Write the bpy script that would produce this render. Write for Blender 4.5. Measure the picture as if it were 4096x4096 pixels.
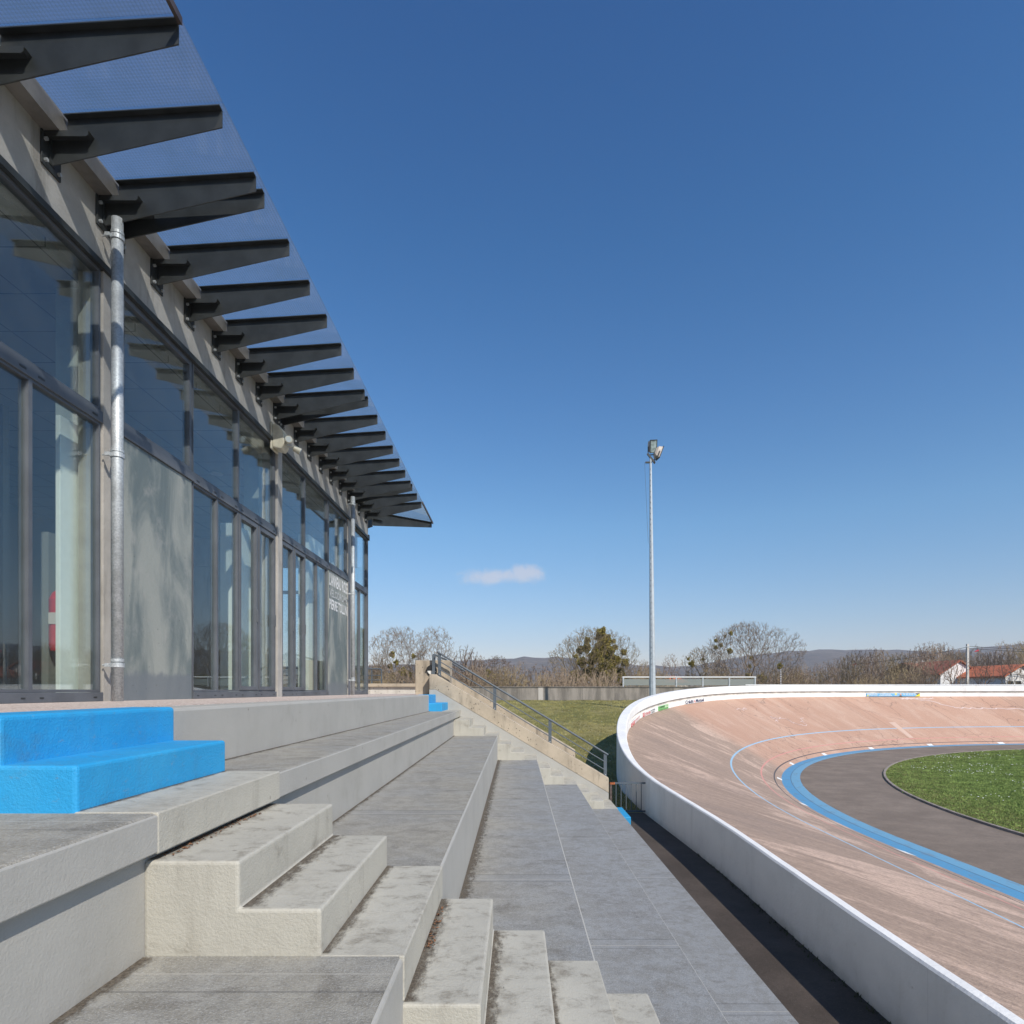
import bpy, bmesh, math, random
from math import radians as R_, sin, cos, pi, sqrt, atan2
from mathutils import Vector, Matrix
rnd = random.Random(7)
for o in list(bpy.data.objects): bpy.data.objects.remove(o)
S = bpy.context.scene; COL = S.collection
F = 2500.0; PX = 2068.0; PY = 2762.0          # focal length and principal point, photo pixels

# ------------------------------------------------------------ camera
cam = bpy.data.objects.new('camera', bpy.data.cameras.new('camera')); COL.objects.link(cam)
cam.location = (0, 0, 0); cam.rotation_euler = (R_(90), 0, 0)
cam.data.sensor_width = 36; cam.data.lens = F / 4096 * 36
cam.data.shift_x = -(PX - 2048) / 4096; cam.data.shift_y = (PY - 2048) / 4096
cam.data.clip_start = .05; cam.data.clip_end = 30000
S.camera = cam
# ------------------------------------------------------------ sky, sun, exposure
SUNV = Vector((1.0, -1.47, 1.56)).normalized()
EL = math.asin(SUNV.z)
W = bpy.data.worlds.new('World'); S.world = W; W.use_nodes = True
nt = W.node_tree; nt.nodes.clear()
def nn(t, typ, **k):
    n = t.nodes.new(typ)
    for a, b in k.items(): setattr(n, a, b)
    return n
out = nn(nt, 'ShaderNodeOutputWorld'); bg = nn(nt, 'ShaderNodeBackground')
sky = nn(nt, 'ShaderNodeTexSky', sky_type='NISHITA', sun_disc=False)
sky.sun_elevation = EL; sky.sun_rotation = atan2(SUNV.x, SUNV.y)
sky.air_density = 1.0; sky.dust_density = 0.6; sky.ozone_density = 3.0; sky.altitude = 200
bg.inputs[1].default_value = 0.15
# small fair weather cloud: a patch of the sky, by direction
geo = nn(nt, 'ShaderNodeTexCoord')
def M(t, op, a, b=None, c=None):
    n = nn(t, 'ShaderNodeMath', operation=op)
    for i, v in enumerate((a, b, c)):
        if v is None: continue
        if isinstance(v, (int, float)): n.inputs[i].default_value = v
        else: t.links.new(v, n.inputs[i])
    return n.outputs[0]
def wnoise(scale, detail, vec, rough=.55):
    n = nn(nt, 'ShaderNodeTexNoise'); n.inputs['Scale'].default_value = scale; n.inputs['Detail'].default_value = detail
    n.inputs['Roughness'].default_value = rough; nt.links.new(vec, n.inputs['Vector']); return n.outputs[0]
sx = nn(nt, 'ShaderNodeSeparateXYZ'); nt.links.new(geo.outputs['Generated'], sx.inputs[0])
ax = M(nt, 'DIVIDE', sx.outputs[0], sx.outputs[1]); az = M(nt, 'DIVIDE', sx.outputs[2], sx.outputs[1])
def blob(cx, cy, rx, ry):
    u = M(nt, 'DIVIDE', M(nt, 'SUBTRACT', ax, (cx - PX) / F), rx / F)
    v = M(nt, 'DIVIDE', M(nt, 'SUBTRACT', az, (PY - cy) / F), ry / F)
    return M(nt, 'SUBTRACT', 1.0, M(nt, 'SQRT', M(nt, 'ADD', M(nt, 'MULTIPLY', u, u), M(nt, 'MULTIPLY', v, v))))
m = M(nt, 'MAXIMUM', blob(2105, 2295, 85, 50), M(nt, 'MAXIMUM', blob(1975, 2307, 160, 42), M(nt, 'MULTIPLY', blob(1880, 2295, 90, 16), .3)))
m = M(nt, 'ADD', m, M(nt, 'MULTIPLY', M(nt, 'SUBTRACT', wnoise(38, 6, geo.outputs['Generated'], .65), .5), 1.5))
front = M(nt, 'GREATER_THAN', sx.outputs[1], 0)
mr = nn(nt, 'ShaderNodeMapRange', interpolation_type='SMOOTHSTEP'); nt.links.new(m, mr.inputs[0])
mr.inputs[1].default_value = .02; mr.inputs[2].default_value = .75; mr.inputs[3].default_value = 0; mr.inputs[4].default_value = .62
cm = M(nt, 'MULTIPLY', mr.outputs[0], front)
mix = nn(nt, 'ShaderNodeMix', data_type='RGBA'); nt.links.new(cm, mix.inputs[0])
hsv = nn(nt, 'ShaderNodeHueSaturation'); hsv.inputs['Saturation'].default_value = 1.22
nt.links.new(sky.outputs[0], hsv.inputs['Color'])
cr = nn(nt, 'ShaderNodeValToRGB'); nt.links.new(sx.outputs[2], cr.inputs[0]); el_ = cr.color_ramp.elements
el_[0].position = 0; el_[0].color = (.90, .70, .74, 1); el_[1].position = .74; el_[1].color = (.45, .72, .89, 1)
for p_, c_ in ((.10, (.88, .79, .80, 1)), (.25, (.91, .96, .93, 1)), (.42, (.73, .89, .95, 1)), (.58, (.55, .82, .93, 1))):
    e_ = el_.new(p_); e_.color = c_
ml = nn(nt, 'ShaderNodeMix', data_type='RGBA', blend_type='MULTIPLY'); ml.inputs[0].default_value = 1
nt.links.new(hsv.outputs[0], ml.inputs[6]); nt.links.new(cr.outputs[0], ml.inputs[7])
nt.links.new(ml.outputs[2], mix.inputs[6]); mix.inputs[7].default_value = (4.6, 4.5, 4.9, 1)
nt.links.new(mix.outputs[2], bg.inputs[0]); nt.links.new(bg.outputs[0], out.inputs[0])
sl = bpy.data.lights.new('sun', 'SUN'); sl.energy = 4.9; sl.angle = R_(.53); sl.color = (1, .93, .83)
sun = bpy.data.objects.new('sun', sl); COL.objects.link(sun)
sun.rotation_euler = SUNV.to_track_quat('Z', 'Y').to_euler(); sun.location = SUNV * 60
S.view_settings.view_transform = 'Standard'; S.view_settings.look = 'None'
S.view_settings.exposure = 0.0; S.view_settings.gamma = 1
S.render.engine = 'CYCLES'
S.cycles.max_bounces = 10; S.cycles.transparent_max_bounces = 24; S.cycles.volume_bounces = 1

# ------------------------------------------------------------ material helpers
class Mat:
    def __init__(s, name):
        s.m = bpy.data.materials.new(name); s.m.use_nodes = True; s.t = s.m.node_tree; s.t.nodes.clear()
        s.out = s.n('ShaderNodeOutputMaterial'); s.b = s.n('ShaderNodeBsdfPrincipled')
        s.t.links.new(s.b.outputs[0], s.out.inputs[0]); s._p = None
    def n(s, typ, **k): return nn(s.t, typ, **k)
    def l(s, a, b): s.t.links.new(a, b)
    def M(s, op, a, b=None, c=None): return M(s.t, op, a, b, c)
    @property
    def pos(s):
        if s._p is None: s._p = s.n('ShaderNodeNewGeometry').outputs['Position']
        return s._p
    def xyz(s, v=None):
        n = s.n('ShaderNodeSeparateXYZ'); s.l(v or s.pos, n.inputs[0]); return n.outputs
    def scaled(s, v, sc):
        n = s.n('ShaderNodeVectorMath', operation='MULTIPLY'); s.l(v, n.inputs[0]); n.inputs[1].default_value = sc; return n.outputs[0]
    def noise(s, scale, detail=4, rough=.6, vec=None, dist=0):
        n = s.n('ShaderNodeTexNoise'); n.inputs['Scale'].default_value = scale; n.inputs['Detail'].default_value = detail
        n.inputs['Roughness'].default_value = rough; n.inputs['Distortion'].default_value = dist
        s.l(vec or s.pos, n.inputs['Vector']); return n.outputs[0]
    def ramp(s, v, a, b, lo=0, hi=1, smooth=True):
        n = s.n('ShaderNodeMapRange', interpolation_type='SMOOTHSTEP' if smooth else 'LINEAR'); s.l(v, n.inputs[0])
        for i, q in enumerate((a, b, lo, hi)): n.inputs[i + 1].default_value = q
        return n.outputs[0]
    def mix(s, f, a, b):
        n = s.n('ShaderNodeMix', data_type='RGBA')
        if isinstance(f, (int, float)): n.inputs[0].default_value = f
        else: s.l(f, n.inputs[0])
        for i, c in ((6, a), (7, b)):
            if isinstance(c, tuple): n.inputs[i].default_value = (*c, 1)
            else: s.l(c, n.inputs[i])
        return n.outputs[2]
    def col(s, c):
        if isinstance(c, tuple): s.b.inputs['Base Color'].default_value = (*c, 1)
        else: s.l(c, s.b.inputs['Base Color'])
    def set(s, rough=.6, metal=0, spec=.5):
        s.b.inputs['Roughness'].default_value = rough; s.b.inputs['Metallic'].default_value = metal
        s.b.inputs['Specular IOR Level'].default_value = spec
        return s
    def bump(s, h, dist=.01, strength=1):
        n = s.n('ShaderNodeBump'); n.inputs['Distance'].default_value = dist; n.inputs['Strength'].default_value = strength
        s.l(h, n.inputs['Height']); s.l(n.outputs[0], s.b.inputs['Normal'])
def band(m, v, c, w):       # 1 inside |v-c|<w
    return m.M('LESS_THAN', m.M('ABSOLUTE', m.M('SUBTRACT', v, c)), w)

def m_simple(name, c, rough=.5, metal=0, var=.12, sc=6, spec=.5, bump=0):
    m = Mat(name); f = m.noise(sc, 5)
    m.col(m.mix(m.ramp(f, .3, .7), tuple(x * (1 - var) for x in c), tuple(min(1, x * (1 + var)) for x in c)))
    m.set(rough, metal, spec)
    if bump: m.bump(m.noise(60, 3), bump)
    return m.m
def m_paint(name, c, dirt=(.25, .23, .18), dirt_amt=.5, bumpd=.004):
    """paint rolled on rough render"""
    m = Mat(name); p = m.xyz()
    big = m.noise(1.7, 5, .65); fine = m.noise(140, 3, .6)
    streak = m.noise(1, 5, .6, vec=m.scaled(m.pos, (7, 7, .9)))
    c1 = m.mix(m.ramp(big, .35, .7), c, tuple(x * .9 for x in c))
    c1 = m.mix(m.M('MULTIPLY', m.ramp(streak, .52, .78), dirt_amt * .5), c1, dirt)
    c1 = m.mix(m.M('MULTIPLY', m.ramp(m.noise(3.4, 9, .75), .54, .72), dirt_amt * .8), c1, dirt)
    nz = m.n('ShaderNodeNewGeometry'); sN = m.n('ShaderNodeSeparateXYZ'); m.l(nz.outputs['Normal'], sN.inputs[0])
    flat_ = m.ramp(sN.outputs[2], .8, .95); spk = m.noise(1, 8, .8, vec=m.scaled(m.pos, (7, 9, 9)), dist=.4)
    c1 = m.mix(m.M('MULTIPLY', m.M('MULTIPLY', flat_, m.ramp(spk, .50, .66)), dirt_amt * .8), c1, dirt)
    c1 = m.mix(m.M('MULTIPLY', m.ramp(fine, .62, .75), .25), c1, tuple(min(1, x * 1.35) for x in c))
    if c[2] > .5:
        sc_ = m.noise(1, 8, .85, vec=m.scaled(m.pos, (14, 14, 30))); c1 = m.mix(m.M('MULTIPLY', m.ramp(sc_, .58, .66), .5), c1, (.16, .25, .33)); c1 = m.mix(m.ramp(m.noise(2.4, 5), .45, .7, 0, .3), c1, (.05, .36, .62))
    else:
        v_ = m.n('ShaderNodeTexVoronoi'); v_.inputs['Scale'].default_value = 5; m.l(m.pos, v_.inputs['Vector']); c1 = m.mix(m.M('MULTIPLY', m.ramp(v_.outputs['Distance'], .03, .06, 1, 0), .5), c1, (.12, .10, .08))
    m.col(c1); m.set(.62)
    h = m.M('ADD', m.M('MULTIPLY', m.noise(95, 4, .65), .8), m.M('MULTIPLY', m.noise(11, 3), .9))
    m.bump(h, bumpd); return m.m

def m_tread(name, base, blue, amt):
    """gritty anti-slip coating, with the cross joints of the slabs"""
    m = Mat(name); p = m.xyz()
    sp = m.noise(120, 2, .7); sp2 = m.noise(55, 3, .75); big = m.noise(1.1, 6, .65)
    wear = m.noise(1, 7, .7, vec=m.scaled(m.pos, (3.2, 4.2, 1)), dist=.5)
    far_ = m.ramp(m.M('ADD', p[0], m.M('MULTIPLY', m.M('SUBTRACT', big, .5), 1.6)), -.7, .6); c = m.mix(m.M('MAXIMUM', m.M('MULTIPLY', m.ramp(big, .35, .65), .5), far_), base, blue)
    c = m.mix(m.M('MULTIPLY', m.ramp(wear, .5, .72), .6), c, (.115, .10, .08))
    xd = m.M('ADD', m.M('MULTIPLY', m.noise(2.1, 6, .7), .5), m.noise(9, 5, .7)); c = m.mix(m.M('MULTIPLY', m.ramp(xd, .66, .84), .3), c, (.15, .135, .105))
    c = m.mix(m.M('MULTIPLY', m.ramp(sp, .5, .66), .4), c, (.48, .48, .47))
    c = m.mix(m.M('MULTIPLY', m.ramp(sp2, .36, .5, 1, 0), .25), c, (.08, .08, .085))
    y = p[1]
    # joints every 3.6 m
    ym = m.M('FRACT', m.M('DIVIDE', m.M('SUBTRACT', y, 1.35), 3.6)); ym = m.M('MULTIPLY', ym, 3.6)
    zone = band(m, ym, .09, .09)
    line = band(m, ym, .06, .006); dark = m.M('MAXIMUM', band(m, ym, .0, .012), band(m, ym, .185, .008))
    l2 = band(m, y, 2.17, .005); d2 = band(m, y, 2.04, .006)
    line = m.M('MAXIMUM', line, l2); dark = m.M('MAXIMUM', dark, d2)
    c = m.mix(m.M('MULTIPLY', zone, .3), c, blue)
    c = m.mix(m.M('MULTIPLY', line, .6), c, (.42, .40, .36))
    c = m.mix(m.M('MULTIPLY', dark, .4), c, (.07, .07, .07))
    m.col(c); m.set(.75)
    m.bump(m.M('ADD', m.noise(170, 2, .7), m.M('MULTIPLY', m.noise(12, 3), .7)), .006); return m.m

def m_concrete(name, c, dark=(.14, .115, .09), amt=.6, pit=True, streaks=True):
    m = Mat(name)
    big = m.noise(2.2, 7, .65); st = m.noise(1, 6, .65, vec=m.scaled(m.pos, (5, 5, .7)))
    col = m.mix(m.ramp(big, .35, .68), c, tuple(x * .78 for x in c))
    if streaks: col = m.mix(m.M('MULTIPLY', m.ramp(st, .5, .72), amt), col, dark)
    h = m.noise(40, 5, .65)
    if pit:
        v = m.n('ShaderNodeTexVoronoi'); v.inputs['Scale'].default_value = 13; m.l(m.pos, v.inputs['Vector'])
        hole = m.ramp(v.outputs['Distance'], .10, .2, 1, 0)
        sel = m.ramp(m.noise(3.1, 4), .42, .55)
        hole = m.M('MULTIPLY', hole, sel)
        col = m.mix(m.M('MULTIPLY', hole, .8), col, (.05, .045, .04))
        h = m.M('SUBTRACT', h, m.M('MULTIPLY', hole, 2))
    m.col(col); m.set(.8); m.bump(h, .004); return m.m

MT = {}
MT['grey_paint'] = m_paint('painted render grey', (.40, .39, .36), dirt_amt=.32, bumpd=.0022)
MT['grey_step'] = m_paint('painted step warm grey', (.455, .435, .375), dirt=(.16, .135, .10), dirt_amt=.75)
MT['blue_paint'] = m_paint('painted render blue', (.018, .31, .63), dirt=(.08, .17, .26), dirt_amt=.45)
MT['tread'] = m_tread('gritty grey coating', (.34, .318, .268), (.275, .283, .287), .5)
MT['raw'] = m_concrete('weathered beige concrete', (.47, .395, .30), dark=(.13, .11, .085), amt=.75)
MT['facade'] = m_concrete('fair faced concrete', (.44, .42, .385), dark=(.17, .155, .13), amt=.6, pit=False)
MT['panel'] = None
def mk_panel():
    m = Mat('grey glazed concrete panel')
    a = m.noise(1, 6, .6, vec=m.scaled(m.pos, (2.2, 2.2, .7)), dist=.6); b = m.noise(4.2, 6, .7)
    c = m.mix(m.ramp(a, .38, .62), (.30, .315, .285), (.125, .155, .155))
    c = m.mix(m.M('MULTIPLY', m.ramp(b, .52, .7), .4), c, (.36, .355, .33))
    z = m.xyz()[2]
    foot = m.ramp(m.M('ADD', z, m.M('MULTIPLY', m.M('SUBTRACT', m.noise(5, 4), .5), .22)), .12, .2, 1, 0)
    c = m.mix(m.M('MULTIPLY', foot, .85), c, (.145, .165, .18))
    v = m.n('ShaderNodeTexVoronoi'); v.inputs['Scale'].default_value = 9; m.l(m.pos, v.inputs['Vector'])
    hole = m.ramp(v.outputs['Distance'], .03, .06, 1, 0)
    c = m.mix(hole, c, (.06, .06, .06)); m.col(c); m.set(.5); m.bump(m.noise(30, 4), .003); return m.m
MT['panel'] = mk_panel()
MT['frame'] = m_simple('grey metal frame', (.105, .115, .13), .5, .1, var=.15, sc=3)
MT['steel'] = m_simple('dark painted steel', (.034, .038, .039), .5, .1, var=.25, sc=5)
MT['railpaint'] = m_simple('blue grey paint', (.085, .105, .125), .55, 0, var=.12)
MT['galv'] = None
def mk_galv():
    m = Mat('galvanised zinc'); v = m.n('ShaderNodeTexVoronoi'); v.inputs['Scale'].default_value = 85; m.l(m.pos, v.inputs['Vector'])
    c = m.mix(v.outputs['Color'], (.36, .39, .41), (.60, .63, .64)); c = m.mix(m.ramp(m.noise(6, 5), .4, .7, 0, .5), c, (.27, .28, .28))
    m.col(c); m.set(.55, .45); m.bump(m.noise(50, 3), .0004); return m.m
MT['galv'] = mk_galv()
MT['gutter'] = m_simple('weathered zinc trim', (.22, .205, .185), .5, .3, var=.3, sc=3)
MT['white'] = None
def mk_white():
    m = Mat('white masonry paint'); st = m.noise(1, 6, .6, vec=m.scaled(m.pos, (3, 3, .5)))
    c = m.mix(m.ramp(m.noise(1.6, 6), .4, .75), (.83, .82, .80), (.74, .735, .72))
    c = m.mix(m.M('MULTIPLY', m.ramp(st, .54, .74), .22), c, (.45, .44, .40)); pk = m.noise(7, 8, .8); c = m.mix(m.ramp(pk, .6, .68, 0, .45), c, (.40, .38, .34)); yy = m.xyz()[1]; c = m.mix(m.M('MULTIPLY', m.M('LESS_THAN', m.M('FRACT', m.M('DIVIDE', yy, 2.5)), .004), .15), c, (.3, .3, .28))
    z = m.xyz()[2]
    low = m.ramp(m.M('ADD', z, m.M('MULTIPLY', m.noise(4, 4), .25)), -2.85, -2.65, .5, 0)
    c = m.mix(low, c, (.33, .34, .30))
    m.col(c); m.set(.7); m.bump(m.noise(30, 4), .004); return m.m
MT['white'] = mk_white()
MT['groove'] = m_simple('greyed groove render', (.50, .45, .40), .8, var=.25, sc=2)
def mk_asph(name, c1, c2, sc=1.0, speck=.5):
    m = Mat(name); a = m.noise(.5 * sc, 7, .7); f = m.noise(70, 3, .8)
    c = m.mix(m.ramp(a, .35, .7), c1, c2)
    c = m.mix(m.M('MULTIPLY', m.ramp(f, .6, .72), speck), c, (.34, .29, .24)); c = m.mix(m.ramp(m.noise(9 * sc, 6, .8), .45, .65, 0, .4), c, tuple(x * .62 for x in c1))
    m.col(c); m.set(.85); m.bump(m.noise(90, 3, .7), .008); return m.m
MT['path'] = mk_asph('dark path asphalt', (.05, .038, .03), (.085, .066, .054), 2)
MT['apron'] = mk_asph('brown grey asphalt', (.185, .143, .110), (.26, .205, .16), 2.4, .4)
def mk_pave():
    m = Mat('pink gravel paving'); f = m.noise(45, 3, .8); a = m.noise(3, 4)
    c = m.mix(m.ramp(f, .38, .62), (.38, .295, .25), (.68, .585, .53)); c = m.mix(m.ramp(a, .5, .8, 0, .5), c, (.4, .36, .31))
    m.col(c); m.set(.8); m.bump(f, .012); return m.m
MT['pave'] = mk_pave()
def mk_grass(name, g1, g2, dry, amt):
    m = Mat(name); a = m.noise(.35, 6, .65); b = m.noise(3.2, 6, .7); f = m.noise(28, 4, .75)
    c = m.mix(m.ramp(b, .35, .65), g1, g2); c = m.mix(m.M('MULTIPLY', m.ramp(a, .4, .65), amt), c, dry)
    c = m.mix(m.ramp(f, .35, .7, .45, 0), c, tuple(x * .45 for x in g1))
    m.col(c); m.set(.9, spec=.15); m.bump(m.M('ADD', f, b), .05); return m.m
MT['grass'] = mk_grass('infield turf', (.060, .105, .018), (.095, .15, .03), (.19, .18, .06), .5)
MT['lawn'] = mk_grass('rough lawn', (.17, .175, .055), (.26, .245, .09), (.42, .36, .17), .8)
MT['field'] = mk_grass('far ground', (.06, .065, .03), (.10, .09, .05), (.14, .11, .075), .8)
def m_flat(name, c, rough=.6, emit=0):
    m = Mat(name); f = m.noise(20, 3); m.col(m.mix(m.ramp(f, .3, .7), tuple(x * .94 for x in c), c)); m.set(rough); return m.m
def schlick(m, f0):
    g = m.n('ShaderNodeNewGeometry'); d = m.n('ShaderNodeVectorMath', operation='DOT_PRODUCT'); m.l(g.outputs['Normal'], d.inputs[0]); m.l(g.outputs['Incoming'], d.inputs[1])
    c = m.M('SUBTRACT', 1.0, m.M('ABSOLUTE', d.outputs['Value'])); return m.M('ADD', f0, m.M('MULTIPLY', 1 - f0, m.M('POWER', c, 5.0)))
def mk_glass(name, tint, ior=1.6, rough=0.0, alpha_diff=0.0):
    m = Mat(name); m.t.nodes.remove(m.b)
    tr = m.n('ShaderNodeBsdfTransparent'); tr.inputs[0].default_value = (*tint, 1)
    gl = m.n('ShaderNodeBsdfGlossy'); gl.inputs['Roughness'].default_value = rough; gl.inputs[0].default_value = (.93, .97, 1, 1)
    bp = m.n('ShaderNodeBump'); bp.inputs['Distance'].default_value = .0006; m.l(m.noise(1.3, 2), bp.inputs['Height'])
    m.l(bp.outputs[0], gl.inputs['Normal'])
    mx = m.n('ShaderNodeMixShader'); m.l(schlick(m, ior), mx.inputs[0]); m.l(tr.outputs[0], mx.inputs[1]); m.l(gl.outputs[0], mx.inputs[2])
    last = mx
    if alpha_diff:
        df = m.n('ShaderNodeBsdfDiffuse'); df.inputs[0].default_value = (.45, .5, .5, 1)
        m2 = m.n('ShaderNodeMixShader'); m.l(m.ramp(m.noise(2.5, 6), .4, .75, alpha_diff * .4, alpha_diff), m2.inputs[0])
        m.l(mx.outputs[0], m2.inputs[1]); m.l(df.outputs[0], m2.inputs[2]); last = m2
    m.l(last.outputs[0], m.out.inputs[0]); return m.m
MT['glass'] = mk_glass('window glass', (.93, .965, .955), .08, 0, .02)
def mk_wired():
    m = Mat('wired canopy glass'); m.t.nodes.remove(m.b); p = m.xyz()
    def grid(v, step, w):
        f = m.M('FRACT', m.M('DIVIDE', v, step)); return m.M('LESS_THAN', m.M('MULTIPLY', m.M('ABSOLUTE', m.M('SUBTRACT', f, .5)), step), w)
    g = m.M('MAXIMUM', grid(p[0], .0254, .0011), grid(p[1], .0254, .0011))
    tr = m.n('ShaderNodeBsdfTransparent'); m.l(m.mix(m.ramp(m.noise(3, 5), .4, .75), (.93, .95, .97), (.88, .91, .92)), tr.inputs[0])
    gl = m.n('ShaderNodeBsdfGlossy'); gl.inputs['Roughness'].default_value = .05
    mx = m.n('ShaderNodeMixShader'); m.l(schlick(m, .03), mx.inputs[0]); m.l(tr.outputs[0], mx.inputs[1]); m.l(gl.outputs[0], mx.inputs[2])
    tl = m.n('ShaderNodeBsdfTranslucent'); tl.inputs[0].default_value = (.40, .42, .42, 1)
    m2 = m.n('ShaderNodeMixShader'); m2.inputs[0].default_value = .09; m.l(mx.outputs[0], m2.inputs[1]); m.l(tl.outputs[0], m2.inputs[2])
    df = m.n('ShaderNodeBsdfDiffuse'); df.inputs[0].default_value = (.05, .05, .05, 1)
    m3 = m.n('ShaderNodeMixShader'); m.l(m.M('MULTIPLY', g, .28), m3.inputs[0]); m.l(m2.outputs[0], m3.inputs[1]); m.l(df.outputs[0], m3.inputs[2])
    m.l(m3.outputs[0], m.out.inputs[0]); return m.m
MT['wired'] = mk_wired()
MT['board'] = m_flat('white board', (.80, .84, .79))
MT['inwall'] = m_flat('interior wall', (.20, .21, .20))
MT['infloor'] = m_flat('interior floor', (.10, .095, .09))
MT['column'] = m_concrete('interior concrete', (.42, .45, .41), amt=.15, pit=False)
def mk_ceil():
    m = Mat('ceiling tiles'); p = m.xyz()
    def g(v): return m.M('LESS_THAN', m.M('ABSOLUTE', m.M('SUBTRACT', m.M('FRACT', m.M('DIVIDE', v, .6)), .5)), .012)
    m.col(m.mix(m.M('MAXIMUM', g(p[0]), g(p[1])), (.42, .42, .42), (.16, .16, .17))); m.set(.8); return m.m
MT['ceil'] = mk_ceil()
MT['letter'] = m_flat('white lettering', (.80, .81, .80)); MT['letter2'] = m_flat('grey lettering', (.50, .52, .52))

# ------------------------------------------------------------ mesh helpers
class MB:
    def __init__(s): s.v = []; s.f = []; s.uv = None
    def poly(s, pts, faces):
        b = len(s.v); s.v += [Vector(p) for p in pts]; s.f += [tuple(b + i for i in f) for f in faces]; return s
    def box(s, x0, x1, y0, y1, z0, z1):
        return s.poly([(x0, y0, z0), (x1, y0, z0), (x1, y1, z0), (x0, y1, z0), (x0, y0, z1), (x1, y0, z1), (x1, y1, z1), (x0, y1, z1)],
                      [(0, 3, 2, 1), (4, 5, 6, 7), (0, 1, 5, 4), (1, 2, 6, 5), (2, 3, 7, 6), (3, 0, 4, 7)])
    def prism(s, prof, d0, d1, axis='y'):
        """closed 2D profile extruded along an axis: (x,z) along y, (x,y) along z, (y,z) along x"""
        n = len(prof)
        def P(a, b, d): return {'y': (a, d, b), 'z': (a, b, d), 'x': (d, a, b)}[axis]
        pts = [P(a, b, d0) for a, b in prof] + [P(a, b, d1) for a, b in prof]
        fs = [tuple(range(n))[::-1], tuple(range(n, 2 * n))] + [(i, (i + 1) % n, n + (i + 1) % n, n + i) for i in range(n)]
        return s.poly(pts, fs)
    def tube(s, a, b, r0, r1=None, n=8, caps=True):
        a = Vector(a); b = Vector(b); r1 = r0 if r1 is None else r1
        d = (b - a)
        if d.length < 1e-7: return s
        d.normalize(); u = d.orthogonal().normalized(); w = d.cross(u)
        pts = [a + (u * cos(t) + w * sin(t)) * r0 for t in [2 * pi * i / n for i in range(n)]]
        pts += [b + (u * cos(t) + w * sin(t)) * r1 for t in [2 * pi * i / n for i in range(n)]]
        fs = [(i, (i + 1) % n, n + (i + 1) % n, n + i) for i in range(n)]
        if caps: fs += [tuple(range(n))[::-1], tuple(range(n, 2 * n))]
        return s.poly(pts, fs)
    def path(s, pts, r, n=8):
        for a, b in zip(pts, pts[1:]): s.tube(a, b, r, n=n)
        return s
    def obox(s, c, ux, uy, uz):
        """oriented box: centre and three half axes"""
        c, ux, uy, uz = map(Vector, (c, ux, uy, uz))
        pts = [c + ux * a + uy * b + uz * d for d in (-1, 1) for a, b in ((-1, -1), (1, -1), (1, 1), (-1, 1))]
        return s.poly(pts, [(0, 3, 2, 1), (4, 5, 6, 7), (0, 1, 5, 4), (1, 2, 6, 5), (2, 3, 7, 6), (3, 0, 4, 7)])
    def build(s, name, mat, parent=None, smooth=False, bevel=0, seg=2, recalc=True):
        me = bpy.data.meshes.new(name)
        off = parent_loc(parent)
        me.from_pydata([tuple(v - off) for v in s.v], [], s.f); me.update()
        if recalc:
            bm = bmesh.new(); bm.from_mesh(me); bmesh.ops.recalc_face_normals(bm, faces=bm.faces); bm.to_mesh(me); bm.free()
        if s.uv:
            ul = me.uv_layers.new(name='UVMap')
            for lp in me.loops: ul.data[lp.index].uv = s.uv[lp.vertex_index]
        for mm in (mat if isinstance(mat, (list, tuple)) else [mat]): me.materials.append(mm)
        if smooth:
            for p in me.polygons: p.use_smooth = True
        o = bpy.data.objects.new(name, me); COL.objects.link(o)
        if parent: o.parent = parent
        if bevel:
            b = o.modifiers.new('bevel', 'BEVEL'); b.width = bevel; b.segments = seg; b.limit_method = 'ANGLE'; b.angle_limit = R_(40)
        return o
def parent_loc(p):
    v = Vector((0, 0, 0))
    while p: v += Vector(p.location); p = p.parent
    return v
def tag(o, label=None, cat=None, group=None, kind=None):
    if label: o['label'] = label
    if cat: o['category'] = cat
    if group: o['group'] = group
    if kind: o['kind'] = kind
    return o
def empty(name, loc, label=None, cat=None, group=None):
    o = bpy.data.objects.new(name, None); COL.objects.link(o); o.location = loc; o.empty_display_size = .2
    return tag(o, label, cat, group)
def copy_tree(o, parent=None):
    c = o.copy(); COL.objects.link(c)
    if parent: c.parent = parent
    for ch in [x for x in bpy.data.objects if x.parent == o]: copy_tree(ch, c)
    return c
def B(name, x0, x1, y0, y1, z0, z1, mat, parent=None, bevel=0): return MB().box(x0, x1, y0, y1, z0, z1).build(name, mat, parent, bevel=bevel)
def text_mb(s, org, U, V, N, bold=0.0, thick=.003, mb=None):
    """lettering filling the parallelogram org, U (width), V (height); N = outward normal"""
    c = bpy.data.curves.new('t', 'FONT'); c.body = s; c.offset = bold; c.resolution_u = 2; c.space_character = 1 + bold * 2
    o = bpy.data.objects.new('t', c); COL.objects.link(o)
    bpy.context.view_layer.update()
    me = bpy.data.meshes.new_from_object(o.evaluated_get(bpy.context.evaluated_depsgraph_get()))
    xs = [v.co.x for v in me.vertices]; ys = [v.co.y for v in me.vertices]
    x0, x1, y0, y1 = min(xs), max(xs), min(ys), max(ys)
    org, U, V, N = map(Vector, (org, U, V, N)); mb = mb or MB()
    pts = [org + U * ((v.co.x - x0) / (x1 - x0)) + V * ((v.co.y - y0) / (y1 - y0)) + N * thick for v in me.vertices]
    mb.poly(pts, [tuple(p.vertices) for p in me.polygons])
    bpy.data.objects.remove(o); bpy.data.curves.remove(c); bpy.data.meshes.remove(me); return mb

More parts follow.
